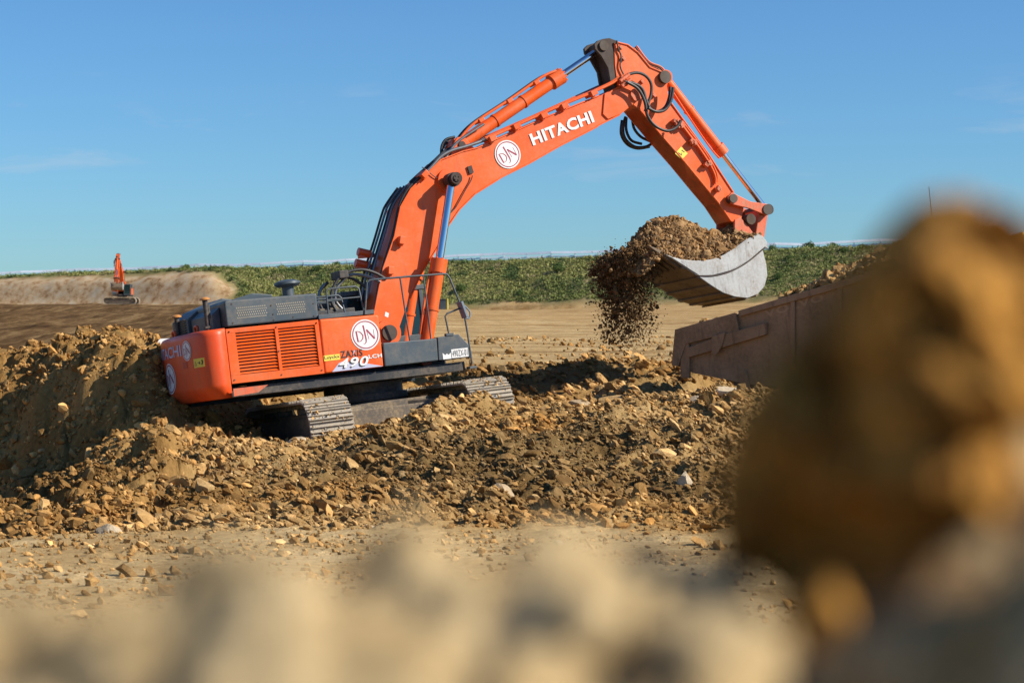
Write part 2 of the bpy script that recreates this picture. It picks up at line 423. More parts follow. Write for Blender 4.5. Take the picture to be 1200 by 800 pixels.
def grow(a, b, s0, g):
    out = [a]; s = s0
    while abs(out[-1] - a) < abs(b - a):
        out.append(out[-1] + (s if b > a else -s)); s *= g
    return out
xs = np.array(grow(-12.6, -26, .08, 1.08)[::-1][:-1] + list(np.arange(-12.6, 7.5, .06)) + grow(7.5, 26, .08, 1.08)[1:])
xs = np.concatenate([np.array(grow(xs[0], -150, .8, 1.006)[::-1][:-1]), xs, np.array(grow(xs[-1], 150, .8, 1.006)[1:])])
xs = np.concatenate([np.array(grow(xs[0], -4000, 3, 1.35)[::-1][:-1]), xs, np.array(grow(xs[-1], 4000, 3, 1.35)[1:])])
ys = np.concatenate([np.array(grow(10, -200, .3, 1.15)[::-1][:-1]), np.arange(10, 23.5, .10), np.arange(23.5, 48.5, .06), np.array(grow(48.5, 185, .09, 1.011))])
ys = np.concatenate([ys, np.arange(ys[-1] + .6, 315, .7)])
ys = np.concatenate([ys, np.array(grow(ys[-1], 6000, 3, 1.3)[1:])])
GX, GY = np.meshgrid(xs, ys)
GZ = terr(GX, GY)
V = np.stack([GX.ravel(), GY.ravel(), GZ.ravel()], 1)
ny, nx = GX.shape
idx = np.arange(nx * ny).reshape(ny, nx)
F = np.stack([idx[:-1, :-1].ravel(), idx[:-1, 1:].ravel(), idx[1:, 1:].ravel(), idx[1:, :-1].ravel()], 1)
X, Y = GX.ravel(), GY.ravel()
yf = yfoot(X)
wob = fbm(X * .12, Y * .12, 4, 70)
dark = sstep(0, 1, (-.125 * Y - X + 2 * wob) / 3.0) * sstep(48, 56, Y) * (1 - sstep(150, 156, Y + 4 * wob))
wallx = sstep(-31, -35, X + 8 * wob + 3 * fbm(X * .6, Y * .9, 4, 77))
uu = (Y - yf)
topg = sstep(3.0, 4.6, uu + 2.2 * wob)
grass = (uu > 0) * ((1 - wallx) * sstep(.0, 3.0, uu + 4 * wob) + wallx * topg)
cut = (uu > -.5) * wallx * (1 - topg)
tint = np.ones((len(X), 3))
ochre = np.maximum(sstep(-.1, .5, fbm(X * .35, Y * .35, 4, 81)), .8 * sstep(-4.5, -6, X)) * rubble_mask(X, Y)
tint *= (1 - rubble_mask(X, Y)[:, None] * np.array([.26, .32, .42]))
tint *= (1 - ochre[:, None] * np.array([.10, .22, .38]))
damp = sstep(.0, .5, fbm(X * .22 + 9, Y * .22, 4, 83)) * rubble_mask(X, Y)
tint *= (1 - .50 * damp[:, None])
brown = sstep(46.5, 48, Y) * sstep(80, 150, Y) * .3 * (1 - sstep(0, .6, wob))
tint *= (1 - brown[:, None] * np.array([.3, .45, .6]))
g = mesh_np('ground', V, F, GROUND, None, True, {'zone': np.stack([dark, grass, cut], 1), 'tint': tint})
tag(g, kind='structure')

# ------------------------------------------------------------------ rocks
def ico(sub):
    import bmesh
    bm = bmesh.new(); bmesh.ops.create_icosphere(bm, subdivisions=sub, radius=1)
    v = np.array([p.co[:] for p in bm.verts]); bm.faces.ensure_lookup_table()
    f = np.array([[q.index for q in p.verts] for p in bm.faces]); bm.free(); return v, f
ICO1, ICO2, ICO3 = ico(1), ico(2), ico(3)
def rock_shape(ic, seed, cuts=9, rough=.12):
    """a broken stone: a ball cut flat by random planes"""
    r = np.random.default_rng(seed); v = ic[0].copy()
    for k in range(cuts):
        n = r.normal(size=3); n /= np.linalg.norm(n); d = r.uniform(.45, .8)
        t = v @ n; v = v - np.outer(np.maximum(t - d, 0), n)
    v *= (1 + rough * r.normal(size=(len(v), 1)))
    return v
VAR1 = [rock_shape(ICO1, s, 5, .14) for s in range(14)]
VAR2 = [rock_shape(ICO2, s, 10, .05) for s in range(14)]
def rand_rot(n, r):
    q = r.normal(size=(n, 4)); q /= np.linalg.norm(q, axis=1)[:, None]; a, b, c, d = q.T
    return np.stack([np.stack([1 - 2 * (c * c + d * d), 2 * (b * c - a * d), 2 * (b * d + a * c)], 1),
                     np.stack([2 * (b * c + a * d), 1 - 2 * (b * b + d * d), 2 * (c * d - a * b)], 1),
                     np.stack([2 * (b * d - a * c), 2 * (c * d + a * b), 1 - 2 * (b * b + c * c)], 1)], 1)
def rots(ax, an):
    c, s = np.cos(an), np.sin(an); z = np.zeros_like(c); o = np.ones_like(c)
    M = {'x': [[o, z, z], [z, c, -s], [z, s, c]], 'y': [[c, z, s], [z, o, z], [-s, z, c]], 'z': [[c, -s, z], [s, c, z], [z, z, o]]}[ax]
    return np.stack([np.stack(r_, 1) for r_ in M], 1)
def scatter(P, S, fine, tint, r, dip=None):
    """merge stones at P (n,3) with size S (n,3); dip gives slabs a common lean"""
    Vs, Fs, Ts, off = [], [], [], 0
    var, ic = (VAR2, ICO2) if fine else (VAR1, ICO1)
    which = r.integers(0, len(var), len(P))
    if dip is None: M = rand_rot(len(P), r)
    else:
        M = rots('z', r.normal(.45, .5, len(P))) @ rots('y', r.normal(dip, .35, len(P))) @ rots('x', r.normal(.15, .35, len(P)))
    for k in range(len(var)):
        q = np.where(which == k)[0]
        if not len(q): continue
        v = var[k][None] * S[q][:, None, :]
        v = np.einsum('nij,nvj->nvi', M[q], v) + P[q][:, None, :]
        nv = v.shape[1]
        Vs.append(v.reshape(-1, 3))
        Fs.append((ic[1][None] + (np.arange(len(q)) * nv)[:, None, None] + off).reshape(-1, 3))
        Ts.append(np.repeat(tint[q], nv, 0)); off += nv * len(q)
    return np.concatenate(Vs), np.concatenate(Fs), np.concatenate(Ts)
def merge(parts):
    Vs, Fs, Ts, off = [], [], [], 0
    for v, f, t in parts:
        Vs.append(v); Fs.append(f + off); Ts.append(t); off += len(v)
    return np.concatenate(Vs), np.concatenate(Fs), np.concatenate(Ts)
def tints(n, r, x=None, y=None):
    b = np.exp(r.normal(-.06, .30, (n, 1))).clip(.42, 1.8)
    warm = r.uniform(0, 1, (n, 1)) * .28
    t = b * (1 - warm * np.array([[.1, .5, 1.1]]))
    pale = (r.uniform(size=(n, 1)) < .12) * .35
    return t * (1 + pale * np.array([[.8, 1.0, 1.35]]))
def lognorm(n, r, m, s, lo, hi): return np.clip(np.exp(r.normal(math.log(m), s, n)), lo, hi)
parts = []
def strew(n, x0, x1, y0, y1, m, s, lo, hi, fine, flat, seed, dip=.5, sink=.25, keep=None):
    r = np.random.default_rng(seed)
    x = r.uniform(x0, x1, n); y = r.uniform(y0, y1, n)
    if keep is not None:
        k = keep(x, y, r); x, y = x[k], y[k]
    n = len(x); z = terr(x, y)
    a = lognorm(n, r, m, s, lo, hi)
    S = np.stack([a * r.uniform(.8, 1.35, n), a * r.uniform(.6, 1.0, n), a * r.uniform(flat * .7, flat * 1.4, n)], 1)
    P = np.stack([x, y, z + a * sink], 1)
    t = tints(n, r)
    dm = sstep(.0, .5, fbm(x * .22 + 9, y * .22, 4, 83)); oc = np.maximum(sstep(-.1, .5, fbm(x * .35, y * .35, 4, 81)), .8 * sstep(-4.5, -6, x))
    t = t * (1 - .42 * dm[:, None]) * (1 - oc[:, None] * np.array([[.08, .18, .34]]))
    parts.append(scatter(P, S, fine, t, r, dip))
mound = lambda x, y, r: (y > 25.2 + .8 * (vnoise(x * .7, y * .7, 3) - .5)) & (x > -8.2 + (y - 26) * .35 + 0 * x)
cl = lambda f, lo: (lambda x, y, r: mound(x, y, r) & (r.uniform(size=len(x)) < lo + (1 - lo) * sstep(.35, .65, vnoise(x * f, y * f, 13))))
strew(72000, -8.5, 6, 25, 38.2, .022, .60, .008, .12, False, .5, 1, keep=mound)
strew(7000, -8.5, 6, 25, 38.2, .055, .40, .03, .15, False, .42, 11, keep=cl(.9, .25))
strew(1100, -8.5, 6, 25, 38, .10, .35, .07, .24, True, .40, 2, keep=cl(.6, .2))
strew(14000, -13, 7, 25, 47.5, .032, .5, .012, .12, False, .6, 3)
strew(22000, -11.5, -4.4, 26, 43, .030, .6, .010, .18, False, .8, 4, dip=None)
strew(900, -11.5, -4.4, 27, 43, .08, .35, .06, .2, True, .8, 14, dip=None)
strew(2200, -3.5, 6.5, 37.8, 47.5, .085, .4, .05, .22, True, .5, 5)
strew(15000, -8, 8, 15.5, 25.6, .020, .6, .008, .10, False, .6, 6, keep=lambda x, y, r: r.uniform(size=len(x)) < .25 + .75 * sstep(.5, .7, vnoise(x * .8, y * 1.5, 4)))
strew(6500, -8, 20, 47, 78, .045, .55, .02, .20, False, .6, 7, keep=lambda x, y, r: r.uniform(size=len(x)) < .1 + .9 * sstep(.5, .7, vnoise(x * .3, y * .5, 4)))
v, f, t = merge(parts)
o = mesh_np('rubble', v, f, ROCKM, None, False, {'tint': t})
tag(o, kind='stuff', label='brown broken rock and soil clods covering the mound and the banks', cat='rubble')
print('rubble faces', len(f))

# stones one can tell apart
def stone(px, size, seed, label, mat=None, rot=(0, 0, 0), group='loose stones on the mound', name='stone', sink=.3):
    v = rock_shape(ICO3, seed, 14, .012)
    v = v * np.array(size) * .5
    M = np.array(Euler(rot).to_matrix())
    v = v @ M.T
    o = mesh_np(name, v, ICO3[1], mat or STONEM, None, False, {'tint': np.ones((len(v), 3))})
    zz = px[2] if len(px) > 2 else float(terr(np.array([px[0]]), np.array([px[1]]))[0]) + size[2] * .5 * sink
    o.location = (px[0], px[1], zz)
    tag(o, label, 'stone', group); return o
def at(x, y): return (x, y)
stone((-0.123, 28.6), (.42, .36, .46), 3, 'pale upright stone low on the face of the rubble mound, largest there', rot=(.2, .3, .2))
stone((1.868, 36.3), (1.05, .5, .30), 4, 'wide flat brown slab on top of the mound, left of the truck', rot=(.1, -.08, .3), mat=ROCKM)
stone((3.86, 35.3), (1.05, .6, .36), 5, 'long pale layered rock just below the tail of the truck bed', rot=(.1, .12, .2))
stone((3.208, 34.8), (.40, .34, .40), 6, 'pale angular stone left of the long layered rock', rot=(.4, .3, .2))
stone((-3.883, 35.5), (.46, .32, .18), 7, 'flat whitish stone lying against the left track of the excavator', rot=(0, -.15, .3))
stone((-4.579, 29.4), (.36, .3, .42), 8, 'upright brown slab leaning on the left flank of the mound', rot=(.2, .4, .5), mat=ROCKM)
stone((1.256, 36.6), (.5, .3, .22), 9, 'small pale slab beside the wide flat brown slab', rot=(0, .1, .1))
stone((1.259, 26.2), (.28, .26, .20), 10, 'rounded pale stone at the foot of the mound below the bucket', rot=(0, .1, .1))
stone((0.559, 23.7), (.16, .14, .10), 12, 'small white stone on the flat strip near the foot of the mound', rot=(0, .1, .1))
stone((2.526, 29.0), (.26, .2, .34), 13, 'narrow upright stone on the right part of the mound face', rot=(.1, .2, .1))
stone((-1.798, 25.4), (.22, .18, .13), 14, 'low pale stone at the foot of the mound below the left track', rot=(.1, .2, .1))
stone((-5.042, 25.0), (.42, .34, .18), 15, 'grey-brown flat stone at the foot of the left bank', rot=(.1, .1, .4), group='loose stones by the left bank')
stone((-5.804, 36.6), (.42, .36, .36), 16, 'brown lump on the bank rim behind the counterweight', rot=(.1, .2, .1), mat=ROCKM, group='loose stones by the left bank')
stone((0.621, 36.2), (.55, .4, .24), 17, 'brown slab just right of the right track', rot=(.1, -.2, .3), mat=ROCKM)
stone((1.985, 35.6), (.6, .4, .2), 18, 'thin brown slab below the wide flat slab', rot=(.2, -.1, .2), mat=ROCKM)

# ------------------------------------------------------------------ excavator
TRF = Matrix([[0.894805, -0.429331, -0.122469], [0.436426, 0.898969, 0.037238], [0.094108, -0.086769, 0.991774]])
TLOC = Vector((-2.8627, 40.238, -0.0118))
EX = empty('excavator', TLOC, TRF)
tag(EX, 'large orange crawler excavator on the rubble mound, lifting a heaped bucket', 'excavator', 'orange excavators')

def text2d(s, bold=0.0, spacing=1.0, shear=0.0):
    cu = bpy.data.curves.new('tmp', 'FONT'); cu.body = s; cu.offset = bold; cu.space_character = spacing; cu.shear = shear
    cu.resolution_u = 3
    ob = bpy.data.objects.new('tmp', cu); COL.objects.link(ob)
    dg = bpy.context.evaluated_depsgraph_get(); me = bpy.data.meshes.new_from_object(ob.evaluated_get(dg))
    V = [tuple(v.co[:2]) for v in me.vertices]; F = [tuple(p.vertices) for p in me.polygons]
    bpy.data.objects.remove(ob); bpy.data.curves.remove(cu); bpy.data.meshes.remove(me)
    x0 = min(v[0] for v in V); x1 = max(v[0] for v in V); y0 = min(v[1] for v in V); y1 = max(v[1] for v in V)
    return [((a - x0) / (x1 - x0), (b - y0) / (y1 - y0)) for a, b in V], F
def planar(x0, z0, x1, z1, h, y):
    """maps u,v in 0..1 onto a side plane; baseline from x0,z0 to x1,z1"""
    d = Vector((x1 - x0, z1 - z0)); up = Vector((-d.y, d.x)).normalized() * h
    return lambda u, v: (x0 + d.x * u + up.x * v, y, z0 + d.y * u + up.y * v)
def flat(mb, V, F, mp):
    mb.add([mp(*v) for v in V], F); return mb
def lettering(name, s, mp, mat, parent, bold=.02, spacing=1.0, shear=0.0):
    V, F = text2d(s, bold, spacing, shear)
    return flat(MB(), V, F, mp).build(name, mat, parent)
def disc2(r0, r1, n=40):
    V = []; F = []
    for i in range(n):
        a = 2 * math.pi * i / n
        V += [(r0 * math.cos(a), r0 * math.sin(a)), (r1 * math.cos(a), r1 * math.sin(a))]
    for i in range(n): j = (i + 1) % n; F.append((2 * i, 2 * i + 1, 2 * j + 1, 2 * j))
    return V, F
def stroke(pts, w):
    V = []; F = []
    for i, p in enumerate(pts):
        a = Vector(pts[max(i - 1, 0)]); b = Vector(pts[min(i + 1, len(pts) - 1)]); d = (b - a).normalized()
        n = Vector((-d.y, d.x)) * (w[i] if isinstance(w, (list, tuple)) else w) / 2
        V += [(p[0] + n.x, p[1] + n.y), (p[0] - n.x, p[1] - n.y)]
    for i in range(len(pts) - 1): F.append((2 * i, 2 * i + 1, 2 * i + 3, 2 * i + 2))
    return V, F
def emblem(parent, cx, cz, rad, ang, y, mapf=None):
    c, s = math.cos(ang), math.sin(ang)
    def M(lift):
        if mapf: return lambda a, b: mapf(a, b, lift)
        return lambda a, b: (cx + rad * (a * c - b * s), y - lift, cz + rad * (a * s + b * c))
    n = 40
    base = flat(MB(), [(math.cos(2 * math.pi * i / n), math.sin(2 * math.pi * i / n)) for i in range(n)], [tuple(range(n))], M(0)) if not mapf else flat(MB(), *disc2(.001, 1), M(0))
    o = base.build('emblem', WHITE, parent)
    mb = MB()
    flat(mb, *disc2(.84, .91), M(.003))
    for pts, w in (([(-.62, .24), (-.55, -.40)], .10), ([(-.68, .27), (-.5, .26), (-.3, .16), (-.18, -.02), (-.2, -.22), (-.34, -.38), (-.58, -.42)], [.03, .04, .06, .07, .07, .05, .03]),
                   ([(-.10, .62), (-.04, .2), (.02, -.3), (.0, -.48), (-.08, -.57), (-.2, -.58)], [.11, .10, .09, .07, .05, .02]),
                   ([(.10, .32), (.22, -.30)], .03), ([(.10, .33), (.62, -.30)], [.10, .12]), ([(.62, -.30), (.58, .32)], .03)):
        flat(mb, *stroke(pts, w), M(.003))
    m = mb.build('emblem_letters', MAROON, parent)
    return o, m

# --- undercarriage: tracks lie almost square to the upper body
UC = Matrix.Rotation(R(-95), 3, 'Z')
def uc(p): return UC @ Vector(p) + Vector((.14, -.05, 0))
def ucd(p): return UC @ Vector(p)
def track_profile(n):
    """points around a track loop with outward normals, evenly spaced"""
    r = .53; L = 2.12; zc = .56
    pts = []
    segs = [('l', (-L, zc + r), (L, zc + r)), ('a', (L, zc), 90), ('l', (L, zc - r), (-L, zc - r)), ('a', (-L, zc), -90)]
    tot = 4 * L + 2 * math.pi * r; st = tot / n
    for i in range(n):
        d = i * st
        if d < 2 * L: x, z, a = -L + d, zc + r, 90
        elif d < 2 * L + math.pi * r: a = 90 - math.degrees((d - 2 * L) / r); x, z = L + r * math.cos(R(a)), zc + r * math.sin(R(a))
        elif d < 4 * L + math.pi * r: x, z, a = L - (d - 2 * L - math.pi * r), zc - r, -90
        else: a = -90 - math.degrees((d - 4 * L - math.pi * r) / r); x, z = -L + r * math.cos(R(a)), zc + r * math.sin(R(a))
        pts.append((x, z, R(a)))
    return pts, st
for sd in (-1, 1):
    yc = sd * 1.62
    belt = MB(); pts, st = track_profile(54)
    for (x, z, a) in pts:
        # local frame: n outward, t along the loop
        n_ = Vector((math.cos(a), 0, math.sin(a))); t_ = Vector((math.sin(a), 0, -math.cos(a))); w_ = Vector((0, 1, 0))
        M = Matrix((ucd(t_), ucd(w_), ucd(n_))).transposed()
        c = Vector((x, yc, z))
        belt.box(uc(c), (st * .96, .86, .035), M)
        for g_, hh in ((-.42, .045), (0, .04), (.42, .045)):
            belt.box(uc(c + t_ * st * g_ + n_ * (.0175 + hh / 2)), (.022, .86, hh), M)
        belt.box(uc(c - n_ * .06), (st * .8, .20, .09), M)
        for bx in (-.14, .14):
            belt.box(uc(c + w_ * bx + n_ * .024 + t_ * st * .2), (.03, .03, .02), M)
    u = MB()
    trk = MB()
    trk.box(uc((0, yc, .58)), (3.9, .40, .44), UC)
    trk.box(uc((0, yc, .82)), (3.3, .30, .10), UC)
    track = trk.build('track', MUDDY, EX, .02)
    belt.build('track_belt', DUSTY, track, .004, 1)
    for ex_, nm, rr in ((2.12, 'sprocket', .44), (-2.12, 'idler', .43)):
        w = MB(); w.cyl(uc((ex_, yc - .07, .56)), uc((ex_, yc + .07, .56)), rr, n=28)
        w.cyl(uc((ex_, yc - .24, .56)), uc((ex_, yc + .24, .56)), .25, n=24)
        if nm == 'sprocket':
            for i in range(14):
                a = 2 * math.pi * i / 14; w.box(uc((ex_ + rr * math.cos(a), yc, .56 + rr * math.sin(a))), (.09, .10, .09))
        w.build(nm, MUDDY, track)
    for i in range(8):
        MB().cyl(uc((-1.6 + i * .46, yc - .20, .23)), uc((-1.6 + i * .46, yc + .20, .23)), .14, n=16).build('roller', MUDDY, track)
    for i in range(2):
        MB().cyl(uc((-.8 + i * 1.6, yc - .14, .93)), uc((-.8 + i * 1.6, yc + .14, .93)), .08, n=14).build('carrier_roller', MUDDY, track)
cf = MB()
cf.box(uc((0, 0, .72)), (1.7, 1.9, .46), UC)
for a_, b_ in ((1, 1), (1, -1), (-1, 1), (-1, -1)):
    cf.bar(uc((.5 * a_, .5 * b_, .72)), uc((1.15 * a_, 1.62 * b_, .66)), .62, .40, (0, 0, 1))
cf.box(uc((1.02, 0, .66)), (.12, 2.6, .34), UC)
cf.build('centre_frame', MUDDY, EX, .02)
MB().cyl((0, 0, .90), (0, 0, 1.34), .80, n=48).cyl((0, 0, 1.0), (0, 0, 1.12), .88, n=48).build('swing_bearing', BLACK, EX)

rm = np.random.default_rng(31)
for sd in (-1, 1):
    n = 380; L_ = rm.uniform(-2.2, 2.2, n); yy0 = sd * 1.62 + rm.uniform(-.40, .40, n)
    P = np.array([list(uc((l, y, 1.135))) for l, y in zip(L_, yy0)])
    n2 = 130; a2 = rm.uniform(-20, 85, n2); P2 = np.array([list(uc((2.12 + .60 * math.cos(R(a)), sd * 1.62 + y, .56 + .60 * math.sin(R(a))))) for a, y in zip(a2, rm.uniform(-.4, .4, n2))])
    P = np.concatenate([P, P2]); a_ = lognorm(len(P), rm, .013, .55, .006, .05)
    S = np.stack([a_ * 1.2, a_, a_ * .6], 1); v, f, t = scatter(P, S, False, tints(len(P), rm) * 1.35, rm)
    tag(mesh_np('caked_mud', v, f, ROCKM, EX, False, {'tint': t}), kind='stuff')

# --- upper frame
uf = MB()
uf.box((-.75, 0, 1.45), (4.9, 2.7, .18))
uf.box((-.3, 0, 1.50), (3.9, 1.1, .30))
uf.build('revolving_frame', BLACK, EX, .01)
sk = MB()
for s in (-1, 1):
    # rounded side skirt with a seam
    pr = [(-1.36, 1.30), (-1.46, 1.31), (-1.53, 1.36), (-1.555, 1.43), (-1.55, 1.52), (-1.52, 1.58), (-1.46, 1.605), (-1.36, 1.605)]
    for xa, xb in ((-3.2, -1.95), (-1.94, .45), (.46, 1.74)):
        vs = [(xa, s * -p[0] * -1 if s < 0 else -p[0], p[1]) for p in pr] + [(xb, s * -p[0] * -1 if s < 0 else -p[0], p[1]) for p in pr]
        n = len(pr); fs = [(i, i + 1, i + 1 + n, i + n) for i in range(n - 1)] + [tuple(range(n)), tuple(range(2 * n - 1, n - 1, -1)), (0, n, 2 * n - 1, n - 1)]
        if s > 0: fs = [f_[::-1] for f_ in fs]
        sk.add(vs, fs)
sk.build('side_skirt', SLATE, EX, .006)
# orange paint patch on the skirt end
MB().add([(-3.21, -1.565, 1.375), (-2.72, -1.565, 1.40), (-2.52, -1.565, 1.52), (-3.21, -1.565, 1.52)], [(0, 1, 2, 3)]).build('skirt_panel', ORANGE_D, EX)
# counterweight
half = [(-3.22, 1.50), (-3.42, 1.50), (-3.55, 1.46), (-3.65, 1.37), (-3.71, 1.24), (-3.78, .95), (-3.84, .6), (-3.875, .3), (-3.885, 0)]
plan = [(x, -y) for x, y in half] + [(x, y) for x, y in half[::-1][1:]]
cw = MB(); lev = [(1.36, -.20), (1.39, -.14), (1.56, -.015), (1.62, 0), (2.56, 0), (2.62, -.012), (2.665, -.05), (2.675, -.10)]
n = len(plan); vs = []
for z, inset in lev:
    for (x, y) in plan:
        k = max(0, 1 - (x + 3.42) / .2) if x > -3.42 else 1
        if x > -3.3: k = .25
        d = Vector((x + 2.9, y * .75)).normalized()
        vs.append((x + d.x * inset * k, y + d.y * inset * k, z))
fs = []
for l in range(len(lev) - 1):
    fs += [(l * n + i, (l + 1) * n + i, (l + 1) * n + i + 1, l * n + i + 1) for i in range(n - 1)]
    fs.append((l * n + n - 1, (l + 1) * n + n - 1, (l + 1) * n, l * n))
cw.add(vs, fs, True); cw.add(vs[:n], [tuple(range(n))]); cw.add(vs[-n:], [tuple(range(n))[::-1]])
CWO = cw.build('counterweight', ORANGE_CW, EX, .0)
# curved mapping over the rear face: u in metres along the plan line from the near corner, v = height
pl = [Vector(p) for p in plan]; acc = [0]
for i in range(1, n): acc.append(acc[-1] + (pl[i] - pl[i - 1]).length)
def cwmap(s, z, lift=.006):
    s = max(0, min(acc[-1] - 1e-4, s)); i = max(k for k in range(n - 1) if acc[k] <= s)
    t = (s - acc[i]) / (acc[i + 1] - acc[i]); p = pl[i].lerp(pl[i + 1], t); d = (pl[i + 1] - pl[i]).normalized()
    return (p.x + d.y * -lift * -1 * -1 if False else p.x - abs(d.y) * lift, p.y - d.x * -lift if d.x < 0 and p.y < 0 else p.y, z)
def cwtext(name, s, s0, s1, z0, h, mat, bold=.02):
    V, F = text2d(s, bold)
    # seen from behind the words run from the far side to the near side
    flat(MB(), V, F, lambda u, v: cwmap(s0 + (s1 - s0) * u, z0 + h * v, .008)).build(name, mat, CWO)
cwtext('rear_lettering', 'HITACHI', 3.05, 1.27, 2.27, .22, LILAC, .02)
emblem(CWO, 0, 0, 1, 0, 0, lambda a, b, l: cwmap(1.03 - a * .19, 2.35 + b * .19, .008 + l))
emblem(CWO, 0, 0, 1, 0, 0, lambda a, b, l: cwmap(2.1 - a * .40, 1.88 + b * .30, .008 + l))
wl = MB(); q = [(0, 0), (1, 0), (1, 1), (0, 1)]
wl.add([cwmap(.80 - .34 * a, 2.00 + .17 * b, .008) for a in (0, .25, .5, .75, 1) for b in (0, 1)], [(2 * i, 2 * i + 2, 2 * i + 3, 2 * i + 1) for i in range(4)])
wlo = wl.build('warning_label', YELLOW, CWO)
g_ = MB()
flat(g_, *stroke([(.1, .2), (.3, .2), (.2, .75), (.1, .2)], .05), lambda u, v: cwmap(.80 - .34 * u, 2.0 + .17 * v, .011))
flat(g_, *stroke([(.45, .5), (.62, .6), (.6, .35)], .10), lambda u, v: cwmap(.80 - .34 * u, 2.0 + .17 * v, .011))
flat(g_, *stroke([(.78, .25), (.86, .5), (.82, .8)], .10), lambda u, v: cwmap(.80 - .34 * u, 2.0 + .17 * v, .011))
g_.build('pictogram', INK, CWO)
MB().add([cwmap(1.25 - .17 * a, 2.02 + .12 * b, .008) for a in (0, .5, 1) for b in (0, 1)], [(0, 2, 3, 1), (2, 4, 5, 3)]).build('rear_reflector', paint('red_reflector', (.45, .03, .015), .3, .1), CWO)
for xy in ((-3.55, .75), (-3.45, -.45)):
    MB().tube([(xy[0], xy[1] - .08, 2.66), (xy[0], xy[1] - .08, 2.80), (xy[0], xy[1] + .08, 2.80), (xy[0], xy[1] + .08, 2.66)], .03).build('lifting_eye', ORANGE_CW, CWO)
# scuffs on the lower edge are in the paint; lamps on posts above it
for (x, y, z1) in ((-3.42, -1.12, 3.26), (-3.40, .95, 3.10)):
    p = MB().cyl((x, y, 2.66), (x, y, z1), .05).box((x, y, 2.74), (.13, .13, .04)).cyl((x + .05, y, 2.9), (x + .05, y, z1 - .1), .03).build('beacon_post', BLACK, EX)
    MB().cyl((x, y, z1 + .002), (x, y, z1 + .03), .10).cyl((x, y, z1 + .03), (x, y, z1 + .055), .10, .06).build('beacon_lamp', AMBER, p)

# body panels on the near (right) side and their mirror on the far side
lou = MB()
X0, X1 = -3.205, -1.335
ZB, ZT = 1.612, 2.655
holes = [(-3.02, -2.235), (-2.17, -1.42)]
zh0, zh1 = 1.765, 2.565
yp = -1.50
def plate(mb, x0, x1, z0, z1, y, t=.05): mb.box(((x0 + x1) / 2, y + t / 2, (z0 + z1) / 2), (x1 - x0, t, z1 - z0))
plate(lou, X0, X1, ZB, zh0, yp); plate(lou, X0, X1, zh1, ZT, yp)
plate(lou, X0, holes[0][0], zh0, zh1, yp); plate(lou, holes[0][1], holes[1][0], zh0, zh1, yp); plate(lou, holes[1][1], X1, zh0, zh1, yp)
LO = lou.build('louvre_door', ORANGE, EX, .006)
sl = MB(); ns = 13
for h0, h1 in holes:
    for i in range(ns):
        z = zh0 + (i + .5) * (zh1 - zh0) / ns
        sl.box(((h0 + h1) / 2, yp + .035, z), (h1 - h0 - .004, .055, .012), Matrix.Rotation(R(38), 3, 'X'))
sl.build('louvre_slats', ORANGE, LO)
bk = MB(); 
for h0, h1 in holes: bk.box(((h0 + h1) / 2, yp + .12, (zh0 + zh1) / 2), (h1 - h0, .02, zh1 - zh0))
bk.build('louvre_backing', paint('radiator_core', (.045, .035, .025), .8, .5, (.12, .09, .06)), LO)
for x in (X0 + .06, (holes[0][1] + holes[1][0]) / 2, X1 - .05):
    for z in (ZB + .07, (ZB + ZT) / 2 if x > X0 + .1 and x < X1 - .1 else ZT - .06, ZT - .06): MB().cyl((x, yp - .002, z), (x, yp - .014, z), .014, n=10).build('bolt', BLACK, LO)
# engine bay body
eb = MB(); eb.box((-2.27, 0.03, 2.13), (1.86, 2.86, 1.04)); eb.build('engine_bay', SLATE, EX, .01)
MB().box((-1.64, 1.475, 2.13), (3.1, .05, 1.04)).build('far_side_door', ORANGE, EX, .006)
sp = MB(); sp.prism([(-1.325, 1.612), (-.10, 1.612), (-.075, 2.60), (-.10, 2.64), (-1.31, 2.66)], -1.50, -.55)
SP = sp.build('side_panel', ORANGE, EX, .035, 3)
emblem(SP, -.405, 2.27, .30, R(-1), -1.507)
y_ = -1.506
lettering('badge_lettering', 'ZAXIS', planar(-.965, 1.87, -.51, 1.87, .135, y_ - .003), INK, SP, .012, 1.12)
MB().add([(-.715, y_ - .006, 1.90), (-.69, y_ - .006, 1.93), (-.655, y_ - .006, 1.995), (-.69, y_ - .006, 1.985)], [(3, 2, 1, 0)]).build('badge_accent', LILAC, SP)
yb = MB().add([(-1.315, y_, 1.845), (-.985, y_, 1.845), (-.985, y_, 1.955), (-1.315, y_, 1.955)], [(0, 1, 2, 3)]).build('dealer_plate', YELLOW, SP)
lettering('dealer_lettering', 'Luyckx', planar(-1.305, 1.862, -.99, 1.862, .082, y_ - .003), INK, SP, .006)
MB().add([(-1.18, y_, 1.625), (-.11, y_, 1.625), (-.40, y_, 1.70), (-.95, y_, 1.80), (-1.02, y_, 1.78)], [(0, 1, 2, 3, 4)]).build('badge_backing', LILAC, SP)
lettering('model_shadow', '490', planar(-1.055, 1.650, -.425, 1.650, .19, y_ - .003), INK, SP, .02, 1.10, .25)
lettering('model_number', '490', planar(-1.02, 1.672, -.40, 1.672, .19, y_ - .007), WHITE, SP, .02, 1.10, .25)
lettering('model_suffix', 'LCH', planar(-.395, 1.80, -.115, 1.80, .075, y_ - .003), WHITE, SP, .03, 1.1)
